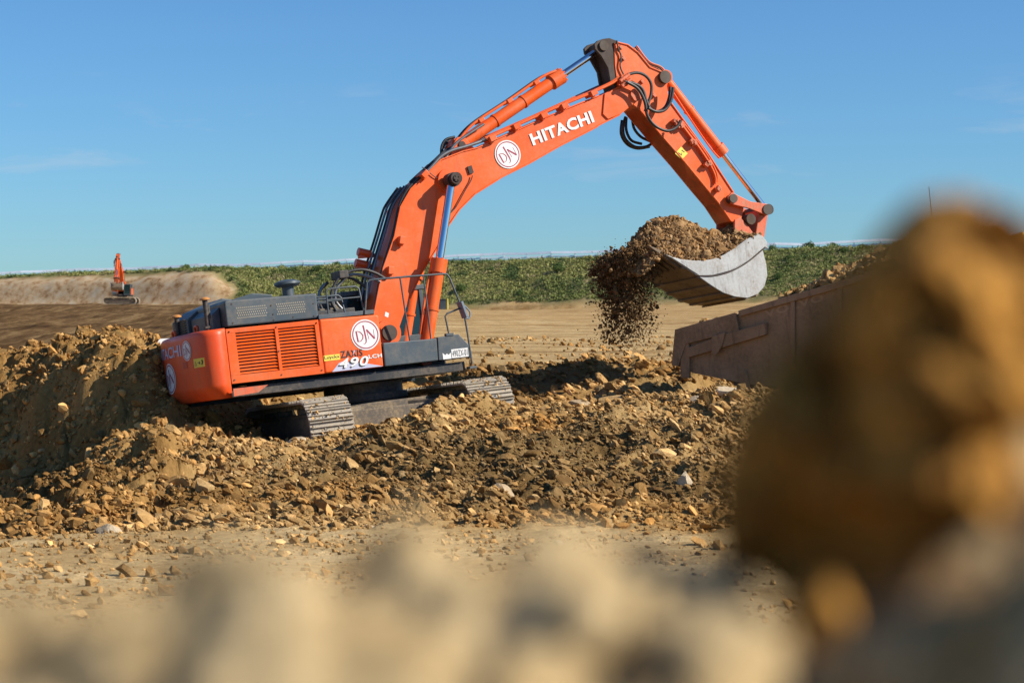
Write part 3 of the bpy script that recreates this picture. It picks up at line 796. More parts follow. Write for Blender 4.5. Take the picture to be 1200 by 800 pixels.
# narrow grey sill above the side panel, tank boxes in front
MB().box((-.72, -1.02, 2.705), (1.16, .86, .085)).build('deck_sill', SLATE, EX, .008)
tb = MB(); tb.prism([(-.07, 1.612), (1.075, 1.612), (1.10, 2.05), (-.055, 2.075)], -1.49, -.62)
tb.build('fuel_tank', SLATE, EX, .02)
fb = MB(); fb.prism([(1.083, 1.612), (1.76, 1.612), (1.775, 1.86), (1.58, 2.09), (1.115, 2.07)], -1.495, -.66)
FB = fb.build('step_box', SLATE, EX, .015)
MB().add([(1.18, -1.50, 1.62), (1.36, -1.50, 1.62), (1.36, -1.50, 1.74), (1.305, -1.50, 1.70), (1.27, -1.50, 1.73), (1.235, -1.50, 1.70), (1.18, -1.50, 1.75)], [(0, 1, 2, 3, 4, 5, 6)]).build('plate_emblem', WHITE, FB)
MB().add([(1.375, -1.50, 1.625), (1.735, -1.50, 1.625), (1.735, -1.50, 1.80), (1.375, -1.50, 1.80)], [(0, 1, 2, 3)]).build('number_plate', WHITE, FB)
lettering('plate_lettering', '490ZX-01', planar(1.39, 1.65, 1.722, 1.65, .125, -1.503), INK, FB, .0, 1.1)
MB().box((1.80, -1.42, 1.66), (.06, .1, .14)).build('rail_bracket', SLATE, FB, .006)
MB().box((1.80, -1.44, 1.40), (.16, .18, .05)).build('step', SLATE, FB, .006)
# hood
hd = MB(); hd.prism([(-3.14, 2.70), (-1.29, 2.69), (-1.275, 3.175), (-3.10, 3.195), (-3.14, 3.17)], -1.42, .35)
HD = hd.build('engine_hood', SLATE, EX, .03, 3)
gv = MB()
for x0, x1 in ((-2.92, -2.32), (-2.12, -1.54)):
    gv = MB()
    for i in range(15):
        for k in range(5):
            x = x0 + (i + .5 * (k % 2)) * (x1 - x0) / 15; z = 2.83 + k * .047
            gv.add([(x, -1.425, z), (x + .022, -1.425, z), (x + .022, -1.425, z + .026), (x, -1.425, z + .026)], [(0, 1, 2, 3)])
    gv.build('hood_vent', GRILLE, HD)
for x, z in ((-3.0, 3.12), (-2.22, 3.02), (-2.2, 2.85), (-1.36, 2.98), (-3.02, 2.76), (-1.38, 2.74), (-2.2, 2.74), (-1.8, 2.76)):
    MB().cyl((x, -1.418, z), (x, -1.43, z), .014, n=8).build('bolt', PINM, HD)
h2 = MB(); h2.prism([(-3.36, 2.69), (-1.6, 2.69), (-1.6, 3.18), (-2.6, 3.36), (-3.1, 3.20), (-3.36, 3.02)], .36, 1.46)
H2 = h2.build('far_hood', SLATE, EX, .02)
hv = MB()
for i in range(6): hv.box((-3.37, .9, 2.76 + i * .05), (.03, .8, .022))
hv.build('hood_slots', BLACK, H2)
MB().prism([(-3.30, 2.69), (-3.15, 2.69), (-3.15, 3.10), (-3.30, 2.98)], -1.1, .34).build('rear_hood_panel', SLATE, EX, .01)
ms = MB(); ms.prism([(-2.7, 3.18), (-1.8, 3.18), (-1.8, 3.30), (-2.2, 3.36), (-2.62, 3.27)], -.35, .34); ms.build('hood_hump', SLATE, EX, .02)
ai = MB(); ai.cyl((-1.66, -.9, 3.18), (-1.66, -.9, 3.40), .115, n=24)
AI = ai.build('air_intake', SLATE, EX)
MB().cyl((-1.66, -.9, 3.385), (-1.66, -.9, 3.43), .20, .26, n=28).cyl((-1.66, -.9, 3.43), (-1.66, -.9, 3.475), .26, .255, n=28).cyl((-1.66, -.9, 3.475), (-1.66, -.9, 3.52), .255, .12, n=28).build('intake_cap', SLATE, AI)
# pump bay clutter behind the side panel
pb = MB(); pb.box((-.75, .15, 2.40), (1.1, 1.5, .95)); pb.box((-.6, .35, 2.95), (.5, .5, .3)); pb.build('pump_bay', BLACK, EX, .02)
MB().box((-.72, -.2, 2.80), (.34, .3, .24)).box((-.45, -.1, 2.84), (.16, .3, .3)).build('valve_block', paint('bronze_block', (.12, .095, .06), .6, .4), EX, .01)
# cab on the far side, behind the boom
cb = MB()
for x in (.02, 1.72):
    for y in (.50, 1.46): cb.box((x, y, 2.38), (.09, .08, 1.66))
cb.box((.87, .98, 3.22), (1.86, 1.08, .10)); cb.box((.87, .98, 1.60), (1.80, 1.04, .20))
cb.box((.87, .50, 1.95), (1.70, .05, .60)); cb.box((.9, .50, 2.78), (.06, .06, .9))
CB = cb.build('cab', SLATE, EX, .012)
gl = MB(); gl.box((.87, .50, 2.70), (1.60, .015, .88)); gl.box((.87, 1.46, 2.45), (1.60, .015, 1.4)); gl.box((1.73, .98, 2.45), (.015, .86, 1.4)); gl.box((.015, .98, 2.70), (.015, .86, .88))
gl.build('cab_window', GLASS, CB)
MB().box((.75, .98, 1.95), (.55, .5, .2)).box((.5, .98, 2.35), (.14, .5, .7)).build('seat', BLACK, CB, .04)
# handrail
rl = MB(); yr = -1.46
rl.tube([(-.345, yr, 2.67), (-.27, yr, 3.05), (-.22, yr, 3.28), (-.17, yr, 3.325), (0, yr, 3.33), (.7, yr, 3.325), (1.45, yr, 3.31), (1.50, yr, 3.30), (1.55, yr, 3.22), (1.66, yr, 2.85), (1.77, yr, 2.47), (1.79, yr, 2.1), (1.81, yr, 1.46)], .020, smooth_path=False)
rl.tube([(.485, yr, 3.325), (.51, yr, 2.6), (.53, yr, 2.06)], .017); rl.tube([(.985, yr, 3.32), (.99, yr, 2.7), (.985, yr, 2.05)], .017)
rl.tube([(1.385, yr, 2.09), (1.35, yr, 2.47), (1.40, yr, 2.52), (1.70, yr, 2.60)], .018, smooth_path=False)
rl.box((1.385, yr, 2.10), (.16, .1, .05))
RL = rl.build('handrail', SLATE, EX)
mr_ = MB(); mr_.box((1.735, yr - .02, 2.56), (.05, .24, .34), Matrix.Rotation(R(-14), 3, 'Y')); mr_.tube([(1.80, yr, 2.64), (1.90, yr, 2.5), (1.86, yr, 2.38), (1.77, yr, 2.40)], .017)
mr_.build('mirror', paint('mirror_back', (.16, .20, .235), .6, .1), RL, .02)
gd = MB()
for yy, x0, x1, zt in ((-1.40, -1.075, -.385, 3.235), (-1.0, -1.27, -.62, 3.12), (-.55, -1.27, -.62, 3.10)):
    gd.tube([(x0, yy, 2.72), (x0 + .01, yy, zt - .04), (x0 + .06, yy, zt), (x1 - .06, yy, zt), (x1, yy, zt - .05), (x1 + .05, yy, 2.72)], .019, smooth_path=False)
    gd.tube([(x0 + .01, yy, 3.02), (x1, yy, 3.02)], .016)
gd.build('guard_rail', SLATE, EX)

# --- boom
BW = .35
boom = [(0.289, 2.295), (0.306, 2.709), (0.486, 3.231), (0.63, 3.619), (0.956, 4.239), (1.164, 4.82), (1.438, 5.17), (1.797, 5.429), (2.183, 5.724), (2.708, 5.871), (3.048, 5.923), (3.546, 6.092), (4.939, 6.545), (6.062, 6.877), (6.595, 7.076), (6.898, 7.118), (7.067, 6.961), (7.046, 6.812), (6.834, 6.673), (6.508, 6.465), (5.976, 6.27), (5.885, 6.22), (4.947, 5.867), (4.192, 5.548), (3.518, 5.301), (2.843, 4.987), (2.452, 4.693), (2.158, 4.377), (1.849, 3.941), (1.42, 3.447), (1.109, 2.966), (0.806, 2.383), (0.7, 2.15), (0.483, 2.067)]
bm_ = MB(); bm_.prism(boom, -BW + .012, BW - .012)
up = boom[0:15][::-1]; lo = boom[18:31]
bm_.plates(boom[0:14], -BW - .012, BW + .012, .028); bm_.plates(boom[19:31], -BW - .012, BW + .012, .028)
BM = bm_.build('boom', ORANGE, EX, .006)
# doubler plate and bosses
dp = MB()
for s in (-1, 1):
    y0 = s * (BW - .01); y1 = s * (BW + .022)
    dp = MB(); dp.prism([(6.194, 6.926), (6.369, 6.974), (6.916, 7.099), (7.088, 6.96), (7.067, 6.811), (6.829, 6.636), (6.529, 6.464), (6.199, 6.37), (6.09, 6.487)], min(y0, y1), max(y0, y1))
    dp.build('boss_plate', ORANGE, BM, .01)
    MB().cyl((2.30, y0, 5.29), (2.30, s * (BW + .05), 5.29), .26, n=32).build('cylinder_boss', ORANGE, BM, .01)
    MB().cyl((.52, y0, 2.30), (.52, s * (BW + .10), 2.30), .27, n=32).build('foot_boss', ORANGE, BM, .01)
pn = MB(); pn.cyl((2.26, -.84, 5.28), (2.26, .84, 5.28), .125, n=28).cyl((2.26, -.86, 5.28), (2.26, .86, 5.28), .075, n=20)
MB().cyl((.52, -.52, 2.30), (.52, .52, 2.30), .16, n=24).build('foot_pin', PINM, BM)
for i in range(4):
    a = i * math.pi / 2 + .5; pn.cyl((2.26 + .05 * math.cos(a), -.872, 5.28 + .05 * math.sin(a)), (2.26 + .05 * math.cos(a), .872, 5.28 + .05 * math.sin(a)), .016, n=8)
pn.build('pin', GREASE, BM)
lettering('boom_lettering', 'HITACHI', planar(*(4.342, 5.902), *(5.88, 6.331), .26, -BW - .003), WHITE, BM, .035, 1.05)
emblem(BM, *(3.719, 5.757), .30, R(19), -BW - .003)
br = MB()
br.box((*[(2.813, 5.489)[0]], -BW - .012, (2.813, 5.489)[1]), (.10, .03, .16), Matrix.Rotation(R(-12), 3, 'Y'))
br.build('mounting_plate', GREASE, BM)
MB().tube([(p[0], -BW - .03, p[1]) for p in [(2.835, 5.363), (2.782, 5.259), (2.618, 5.056), (2.382, 4.751), (2.229, 4.62)]], .012).build('grease_line', BLACK, BM)
MB().tube([(p[0], -BW - .02, p[1]) for p in [(2.167, 5.317), (2.002, 5.381), (1.83, 5.533), (1.726, 5.611)]], .010).build('grease_line', BLACK, BM)
MB().add([(p[0], -BW + .008, p[1]) for p in [(0.552, 2.738), (0.622, 2.697), (0.592, 2.613), (0.522, 2.654)]], [(0, 1, 2, 3)]).build('sticker', WHITE, BM)
# clamps along the back edge with pipes through them
cl = MB()
for (x, z, an) in [(1.745, 5.42, 40), (1.057, 4.11, 75), (0.734, 3.522, 80), (3.965, 6.294, 22), (5.156, 6.671, 22), (5.895, 6.913, 22), (4.64, 6.495, 22), (3.375, 6.073, 18)]:
    cl = MB(); cl.box((x, -BW + .04, z + .03), (.16, .34, .12), Matrix.Rotation(R(-an), 3, 'Y'))
    cl.box((x + .0, -BW - .03, z - .03), (.10, .05, .08), Matrix.Rotation(R(-an), 3, 'Y'))
    cl.build('pipe_clamp', ORANGE, BM, .01)
for k, off in enumerate((-.41, -.31)):
    MB().tube([(p[0] + .02 * k, off, p[1] + .10 + .03 * k) for p in [(3.236, 6.002), (3.672, 6.139), (4.729, 6.501), (5.805, 6.834), (6.377, 7.03), (6.605, 7.15)]], .028).build('steel_line', ORANGE, BM)
for k, off in enumerate((.02, .14, .26)):
    MB().tube([(p[0], off, p[1] + .06 + .02 * k) for p in [(3.177, 6.029), (4.012, 6.29), (5.079, 6.638), (6.172, 7.012), (6.661, 7.177)]], .026).build('steel_line', PIPE if k < 2 else ORANGE, BM)
hs = [[(0.299, 2.645), (0.467, 3.221), (0.637, 3.659), (0.951, 4.334), (1.155, 4.88), (1.429, 5.231), (1.81, 5.507)], [(0.296, 3.037), (0.525, 3.645), (0.837, 4.302), (1.048, 4.761), (1.169, 4.964), (1.479, 5.296)], [(1.765, 5.457), (1.957, 5.604), (2.196, 5.803), (2.443, 5.913), (2.785, 5.982), (3.089, 6.054), (3.499, 6.157)], [(1.527, 5.343), (1.781, 5.522), (2.121, 5.75), (2.378, 5.931), (2.625, 6.024)]]
for k, h in enumerate(hs):
    MB().tube([(p[0], (-.30, -.05, -.32, -.12)[k], p[1]) for p in h], (.030, .026, .036, .03)[k]).build('hydraulic_hose', (RUBBER, PIPE, PIPE, RUBBER)[k], BM)
for k, dy in enumerate((.08, .2, .3)):
    MB().tube([(p[0] - .03 * k, dy, p[1]) for p in hs[1]], .026).build('hydraulic_hose', (RUBBER, PIPE, RUBBER)[k], BM)
for k, h in enumerate(([(2.381, 5.768), (2.38, 5.911), (2.424, 6.088), (2.537, 6.208), (2.739, 6.25)], [(2.444, 5.8), (2.467, 5.978), (2.588, 6.151), (2.776, 6.23)], [(2.333, 5.775), (2.54, 6.013), (2.756, 6.162), (3.009, 6.292), (3.306, 6.438)])):
    MB().tube([(p[0], (.05, .2, -.25)[k], p[1]) for p in h], .028).build('hydraulic_hose', RUBBER if k < 2 else PIPE, BM)
# red fittings behind the boom foot
ft = MB()
for (x, z) in [(0.47, 4.022), (0.385, 3.799)]:
    ft = MB(); ft.cyl((x - .10, .3, z + .03), (x + .16, .3, z - .05), .085, n=14); ft.cyl((x + .1, .3, z - .03), (x + .42, .3, z - .14), .045, n=12)
    ft.box((x, .3, z - .08), (.2, .1, .07))
    ft.build('pipe_fitting', ORANGE_CW, BM)

# --- hoses from deck to boom
for k, h in enumerate(([(0.535, 3.375), (0.33, 3.514), (0.065, 3.605), (-0.212, 3.595), (-0.444, 3.494), (-0.616, 3.287), (-0.682, 3.054), (-0.601, 2.841)], [(0.454, 3.33), (0.177, 3.475), (-0.128, 3.536), (-0.342, 3.434), (-0.513, 3.244), (-0.539, 3.041), (-0.417, 2.858)], [(0.187, 3.267), (-0.048, 3.443), (-0.257, 3.53)], [(-0.634, 3.425), (-0.764, 3.266), (-0.832, 3.016), (-0.786, 2.808)], [(-0.522, 3.45), (-0.706, 3.295), (-0.754, 3.06), (-0.645, 2.777)])):
    MB().tube([(p[0], -.6 + .12 * k, p[1]) for p in h], .032).build('deck_hose', RUBBER if k % 2 == 0 else PIPE, EX)
MB().box((*[(-0.362, 3.549)[0]], -.4, (-0.362, 3.549)[1]), (.2, .5, .16)).build('hose_clamp', BLACK, EX, .02)

# --- boom cylinders
for s in (-1, 1):
    y = .60 * s
    a = Vector((1.16, y, 1.72)); b = Vector((2.25, y, 5.27)); d = (b - a).normalized()
    bt = a + d * 2.02
    c = MB().cyl(a, bt, .135, n=28).cyl(bt - d * .26, bt + d * .02, .175, n=28).cyl(bt - d * 1.05, bt - d * 1.0, .15, n=28)
    c.cyl(a + Vector((0, -.1, 0)), a + Vector((0, .1, 0)), .17)
    for k in range(8):
        an = k * math.pi / 4; u = d.cross(Vector((0, 1, 0))).normalized(); w = d.cross(u)
        q = bt + (u * math.cos(an) + w * math.sin(an)) * .15; c.cyl(q - d * .27, q + d * .04, .025, n=8)
    c.tube([a + d * .5 + Vector((-.17, 0, 0)), a + d * 1.2 + Vector((-.19, 0, .0)), bt - d * .15 + Vector((-.17, 0, 0))], .025)
    CO = c.build('boom_cylinder', ORANGE, EX)
    MB().cyl(bt, b, .085, n=28).build('cylinder_rod', CHROME, CO)
    MB().cyl(b + Vector((0, -.12, 0)), b + Vector((0, .12, 0)), .15, n=28).build('rod_eye', GREASE, CO)

# --- arm cylinder on top of the boom
a = Vector((*[(2.749, 6.034)[0]], 0, (2.749, 6.034)[1])); b = Vector((*[(6.559, 8.027)[0]], 0, (6.559, 8.027)[1])); d = (b - a).normalized()
bt = Vector((*[(5.386, 7.438)[0]], 0, (5.386, 7.438)[1])); bt = a + d * (bt - a).dot(d)
c = MB().cyl(a, bt, .135, n=28).cyl(bt - d * .30, bt, .175, n=28).cyl(a - Vector((0, .13, 0)), a + Vector((0, .13, 0)), .18, n=24)
for k in (.35, .62): c.cyl(a + d * ((bt - a).length * k), a + d * ((bt - a).length * k + .05), .15, n=28)
for k in range(10):
    an = k * math.pi / 5; u = d.cross(Vector((0, 1, 0))).normalized(); w = d.cross(u)
    q = bt + (u * math.cos(an) + w * math.sin(an)) * .155; c.cyl(q - d * .08, q + d * .035, .024, n=8)
AC = c.build('arm_cylinder', ORANGE, EX)
MB().cyl(bt, b, .075, n=28).build('cylinder_rod', CHROME, AC)
MB().cyl(b + Vector((0, -.12, 0)), b + Vector((0, .12, 0)), .14, n=28).build('rod_eye', GREASE, AC)
up_ = Vector((-d.z, 0, d.x))
for k, yo in enumerate((-.1, .08)):
    MB().tube([a + up_ * .12 + d * .1 + Vector((0, yo, 0)), a + up_ * .22 + d * .6 + Vector((0, yo, 0)), a + up_ * .21 + d * 1.6 + Vector((0, yo, 0)), bt - d * .5 + up_ * .22 + Vector((0, yo, 0)), bt - d * .1 + up_ * .16 + Vector((0, yo, 0))], .03).build('cylinder_hose', RUBBER if k else ORANGE, AC)
hb_ = MB()
for t in (.25, .52, .78): hb_.box(a + d * ((bt - a).length * t) + up_ * .19, (.13, .30, .09), Matrix.Rotation(-math.atan2(d.z, d.x), 3, 'Y'))
hb_.build('hose_bracket', ORANGE, AC, .01)
for s in (-1, 1):
    lug = MB(); lug.prism([(a.x - .30, a.z - .34), (a.x - .20, a.z + .02), (a.x - .08, a.z + .17), (a.x + .1, a.z + .15), (a.x + .22, a.z - .02), (a.x + .42, a.z - .22)], s * .2 - .03, s * .2 + .03)
    lug.build('cylinder_lug', ORANGE, BM, .01)
MB().cyl((a.x, -.26, a.z), (a.x, .26, a.z), .075).build('pin', GREASE, BM)

# --- arm
AW = .30
arm = [(6.629, 8.017), (6.718, 8.051), (6.964, 7.987), (7.195, 7.81), (7.448, 7.48), (7.733, 7.356), (7.886, 7.217), (7.816, 7.031), (7.818, 6.748), (8.194, 6.181), (8.681, 5.451), (9.177, 4.601), (9.393, 4.242), (9.251, 3.889), (8.994, 3.965), (8.745, 4.383), (8.429, 4.784), (8.006, 5.341), (7.49, 5.973), (7.001, 6.599), (6.731, 6.799), (6.584, 7.104), (6.581, 7.534)]
am = MB(); am.prism(arm, -AW + .012, AW - .012)
am.plates(arm[0:6], -AW - .014, AW + .014, -.028); am.plates(arm[8:12], -AW - .014, AW + .014, -.028); am.plates(arm[14:20], -AW - .014, AW + .014, -.028)
AM = am.build('arm', ORANGE, EX, .006)
er = MB(); e = [(6.376, 8.13), (6.547, 8.143), (6.707, 8.081), (6.718, 7.856), (6.612, 7.113), (6.431, 7.177), (6.413, 7.494), (6.282, 7.761), (6.156, 7.914), (6.151, 8.026), (6.245, 8.097)]
for s in (-1, 1): er.prism(e, min(s * .20, s * .27), max(s * .20, s * .27))
er.box((6.50, 0, 7.42), (.05, .5, .9), Matrix.Rotation(R(-8), 3, 'Y'))
er.build('arm_bracket', GREASE, AM, .01)
ax, az = (6.365, 7.977)
MB().cyl((ax, -.31, az), (ax, .31, az), .11, n=24).build('pin', PINM, AM)
ax, az = (6.953, 6.863)
MB().cyl((ax, -.42, az), (ax, .42, az), .14, n=24).build('pin', ORANGE_D, AM)
bs = MB()
ax, az = (7.757, 7.222)
bs.cyl((ax, -.38, az), (ax, .38, az), .14, n=24); bs.build('pin', PINM, AM)
st = MB(); MB().add([(p[0], -AW - .002, p[1]) for p in [(7.796, 5.542), (7.968, 5.683), (8.12, 5.523), (7.949, 5.401)]], [(0, 1, 2, 3)]).build('warning_label', YELLOW, AM)
g_ = MB()
q0 = Vector((7.796, 5.542)); q1 = Vector((7.949, 5.401)); q3 = Vector((7.968, 5.683))
mpf = lambda u, v: ((q0 + (q1 - q0) * u + (q3 - q0) * v).x, -AW - .005, (q0 + (q1 - q0) * u + (q3 - q0) * v).y)
flat(g_, *stroke([(.2, .3), (.7, .35), (.5, .55)], .09), mpf); flat(g_, *stroke([(.3, .75), (.7, .8)], .09), mpf)
g_.build('pictogram', INK, AM)
# pipes on the arm's side with clamps
pp = MB()
for k in range(2):
    pp.tube([(p[0] + .05 * k, -AW - .05, p[1] + .04 * k) for p in [(7.999, 6.191), (8.161, 5.955), (8.342, 5.699), (8.538, 5.384), (8.658, 5.149), (8.718, 4.955), (8.696, 4.804)]], .024)
PP = pp.build('steel_line', ORANGE, AM)
pc = MB()
for (x, z) in [(7.912, 6.243), (8.274, 5.732), (8.562, 5.299), (8.714, 4.682), (7.984, 6.145)]:
    pc = MB()
    for _ in range(4):
        pc.box((x + random.uniform(-.07, .07), -AW - .07, z + random.uniform(-.07, .07)), (.10, .10, .07), Euler((0, random.uniform(0, 3), 0)).to_matrix())
    pc.cyl((x, -AW, z), (x, -AW - .14, z), .035, n=10)
    pc.build('pipe_fitting', ORANGE_D, AM, .006)
for k in range(3):
    MB().tube([(p[0] + .02 * k, .06 + .1 * k, p[1] + .05) for p in [(7.385, 7.96), (7.638, 7.609), (7.943, 7.464), (8.106, 7.228)]], .022).build('steel_line', RUBBER if k == 1 else ORANGE_D, AM)
MB().tube([(p[0], -AW - .03, p[1]) for p in [(6.679, 8.071), (6.694, 7.884), (6.737, 7.733), (6.684, 7.511), (6.742, 7.322)]], .018).build('grease_line', BLACK, AM)
for (x, z) in [(6.763, 7.919), (6.792, 7.675), (7.187, 7.153), (7.443, 6.841), (7.834, 6.105)]:
    MB().box((x, -AW - .02, z), (.09, .05, .06), Matrix.Rotation(R(50), 3, 'Y')).build('line_bracket', ORANGE_D, AM, .006)
# hose loops across the joint
loops = [[(6.64, 7.231), (6.797, 7.298), (7.014, 7.327), (7.215, 7.244), (7.319, 7.071), (7.287, 6.848), (7.17, 6.629), (7.085, 6.484)], [(6.648, 7.137), (6.853, 7.091), (7.048, 6.971), (7.117, 6.706), (7.196, 6.516), (7.358, 6.452), (7.564, 6.535), (7.703, 6.753), (7.757, 6.976)], [(6.666, 7.118), (6.919, 6.958), (7.048, 6.672), (7.069, 6.373), (7.228, 6.141), (7.51, 6.013), (7.756, 6.075), (7.885, 6.218)], [(7.09, 6.521), (7.27, 6.437), (7.489, 6.464), (7.665, 6.643), (7.773, 6.938)]]
for k, h in enumerate(loops): MB().tube([(p[0], -.46 - .05 * k, p[1]) for p in h], .034, 10).build('hydraulic_hose', RUBBER, AM)
for k, h in enumerate(([(7.077, 6.514), (6.978, 6.273), (7.007, 6.024), (7.219, 5.841), (7.5, 5.825), (7.708, 5.909)], [(7.268, 6.486), (7.279, 6.257), (7.424, 6.058), (7.668, 5.93), (7.825, 5.806)], [(7.142, 6.511), (7.101, 6.228), (7.198, 5.995), (7.446, 5.904)], [(7.048, 6.459), (6.983, 6.159), (7.101, 5.924), (7.346, 5.815), (7.654, 5.835)])):
    MB().tube([(p[0], .40 + .04 * k, p[1]) for p in h], .032, 10).build('hydraulic_hose', RUBBER, AM)
hc = MB()
for (x, z) in [(6.637, 7.212), (6.663, 7.099)]:
    hc = MB()
    for k in range(3): hc.cyl((x - .10 + .06 * k, -.50, z - .06 + .03 * k), (x + .02 + .06 * k, -.50, z + .02 + .03 * k), .045, n=10)
    hc.box((x, -.42, z), (.1, .16, .1))
    hc.build('hose_fitting', ORANGE_D, AM)

# --- bucket cylinder, links, bucket
def v3(p, y=0): return Vector((p[0], y, p[1]))
a = v3((7.938, 7.274)); b = v3((10.163, 4.17)); d = (b - a).normalized(); bt = a + d * (v3((9.154, 5.452)) - a).dot(d)
c = MB().cyl(a, bt, .115, n=28).cyl(bt - d * .22, bt, .15, n=28).cyl(a - Vector((0, .12, 0)), a + Vector((0, .12, 0)), .15).cyl(a + d * .9, a + d * .95, .13, n=28)
BC = c.build('bucket_cylinder', ORANGE, EX)
MB().cyl(bt, b, .065, n=24).build('cylinder_rod', CHROME, BC)
MB().cyl(b - Vector((0, .12, 0)), b + Vector((0, .12, 0)), .12).build('rod_eye', GREASE, BC)
MB().tube([v3(p, -.14) for p in [(8.01, 6.966), (8.36, 6.359), (8.79, 5.668), (9.016, 5.387)]], .02).build('cylinder_hose', ORANGE, BC)
p1 = Vector((9.047, 4.443)); p2 = Vector((9.899, 4.135)); p3 = Vector((9.691, 3.499))
for s in (-1, 1):
    lk = MB(); dd = (p2 - p1).normalized(); nn = Vector((-dd.y, dd.x))
    out = [p1 + nn * .13 - dd * .06, p1 + (p2 - p1) * .5 + nn * .06, p2 + nn * .13, p2 + dd * .11 + nn * .05, p2 + dd * .11 - nn * .05, p2 - nn * .13, p1 + (p2 - p1) * .5 - nn * .10, p1 - nn * .13, p1 - dd * .13]
    lk.prism([(q.x, q.y) for q in out], min(s * .38, s * .44), max(s * .38, s * .44))
    lk.build('side_link', ORANGE_D, EX, .01)
lk = MB()
dd = (p3 - p2).normalized(); nn = Vector((-dd.y, dd.x)) * .12
lk.prism([(q.x, q.y) for q in (p2 - nn, p2 + nn, p3 + nn, p3 - nn)], -.30, .30)
lk.build('bucket_link', ORANGE_D, EX, .02)
lk = MB()
for q, r_ in ((p1, .10), (p2, .12)): MB().cyl((q.x, -.47, q.y), (q.x, .47, q.y), r_, n=24).build('link_pin', PINM, EX)
lk.cyl((*[(9.444, 3.957)[0]], -.45, (9.444, 3.957)[1]), (*[(9.444, 3.957)[0]], .45, (9.444, 3.957)[1]), .12, n=24)
lk.build('link_pin', PINM, EX)

wrap = [(6.86, 3.32), (7.04, 3.20), (7.29, 3.01), (7.64, 2.76), (7.90, 2.56), (8.17, 2.38), (8.45, 2.27), (8.77, 2.21), (9.04, 2.27), (9.24, 2.42), (9.35, 2.66), (9.36, 2.89), (9.33, 3.10), (9.30, 3.34)]
bkt = MB(); BKW = .95
bkt.cm = 0
side = wrap + [(9.45, 3.23), (9.455, 3.38), (9.36, 3.52), (9.24, 3.585), (8.92, 3.475), (8.60, 3.31), (8.29, 3.187), (7.986, 3.119), (7.598, 3.123), (7.22, 3.185)]
for s in (-1, 1): bkt.prism(side, min(s * (BKW - .05), s * BKW), max(s * (BKW - .05), s * BKW))
BK = bkt.build('bucket', BUCKET, EX, .008)
bl = MB(); bl.plates(wrap, -BKW + .052, BKW - .052, .035)
BL = bl.build('bucket_belly', BUCKETB, BK)
for i in range(2, 9):
    wb = MB()
    x, z = wrap[i]; x2, z2 = wrap[i + 1]; t = Vector((x2 - x, 0, z2 - z)).normalized(); nn = Vector((t.z, 0, -t.x)) * .015
    wb.box(Vector((x, 0, z)) + nn, (.09, 1.84, .03), Matrix((t, Vector((0, 1, 0)), t.cross(Vector((0, 1, 0))))).transposed())
    wb.build('wear_bar', BUCKETB, BK)
WST = paint('worn_strip', (.12, .085, .055), .6, .5)
for i in range(7):
    wb = MB(); y = -.78 + i * .26
    wb.bar((6.86, y, 3.30), (7.28, y, 2.99), .13, .035, (0, 0, 1))
    wb.build('wear_strip', WST, BK)
tr = MB()
tr.tube([(x, -BKW - .005, z) for x, z in ((7.50, 2.84), (7.62, 2.80), (7.95, 2.765), (8.40, 2.82), (8.86, 2.98), (9.36, 3.26))], .016)
TRM = tr.build('wear_plate_edge', GREASE, BK)
sc2 = MB(); sc2.prism([(6.95, 3.265), (7.62, 2.80), (7.95, 2.78), (8.40, 2.84), (8.86, 3.0), (9.36, 3.28), (9.42, 3.37), (9.34, 3.50), (9.24, 3.565), (8.92, 3.455), (8.60, 3.29), (8.29, 3.167), (7.986, 3.10), (7.598, 3.105), (7.22, 3.165)], -BKW - .022, -BKW - .001)
sc2.build('side_wear_plate', BUCKET, BK, .006)
for i in range(5):
    y = -.80 + i * .40
    MB().prism([(6.50, 3.56), (6.95, 3.20), (7.08, 3.22), (7.0, 3.34)], y - .07, y + .07).build('tooth', BUCKETB, BK, .01)
for s in (-1, 1):
    er = MB(); er.prism([(8.95, 3.45), (9.36, 3.40), (9.50, 3.62), (9.40, 3.78), (9.20, 4.02), (9.05, 3.98)], min(s * .34, s * .40), max(s * .34, s * .40))
    er.build('bucket_ear', ORANGE_D, BK, .01)

# --- soil heaped in the bucket and spilling over its lip (machine frame, then its own object)
def heap_obj(name, n, fn, r, mat, parent_rot, loc, lo=.03, m=.05, hi=.13, core=None):
    P, ok = fn(n, r); a_ = lognorm(len(P), r, m, .45, lo, hi)
    S = np.stack([a_ * r.uniform(.8, 1.3, len(P)), a_ * r.uniform(.6, 1, len(P)), a_ * r.uniform(.45, .8, len(P))], 1)
    v, f, t = scatter(P, S, False, tints(len(P), r), r)
    P2, _ = fn(int(n * .05), r); a2 = lognorm(len(P2), r, m * 2.4, .35, lo, hi * 1.6)
    e2 = scatter(P2, np.stack([a2 * 1.2, a2 * .8, a2 * .55], 1), True, tints(len(P2), r), r)
    if core is not None: v, f, t = merge([(v, f, t), e2, core])
    o = mesh_np(name, v, f, mat, None, False, {'tint': t})
    o.matrix_world = Matrix.Translation(loc) @ parent_rot.to_4x4()
    return o
def heap_top(x, y):
    """height of the load over the bucket mouth"""
    top = np.interp(x, [6.28, 6.42, 6.6, 6.95, 7.35, 7.8, 8.1, 8.45, 8.75, 8.95, 9.15, 9.35], [3.0, 3.38, 3.66, 3.98, 4.14, 4.12, 4.02, 3.78, 3.66, 3.78, 3.80, 3.58])
    edge = np.clip((BKW - .02 - np.abs(y)) / .85, 0, 1) ** .75
    low = np.interp(x, [6.28, 6.86, 7.3, 8.0, 8.6, 9.3], [2.95, 3.26, 3.10, 3.05, 3.26, 3.5])
    return low + (top - low) * edge + .10 * fbm(x * 2.2, y * 2.2, 4, 91)
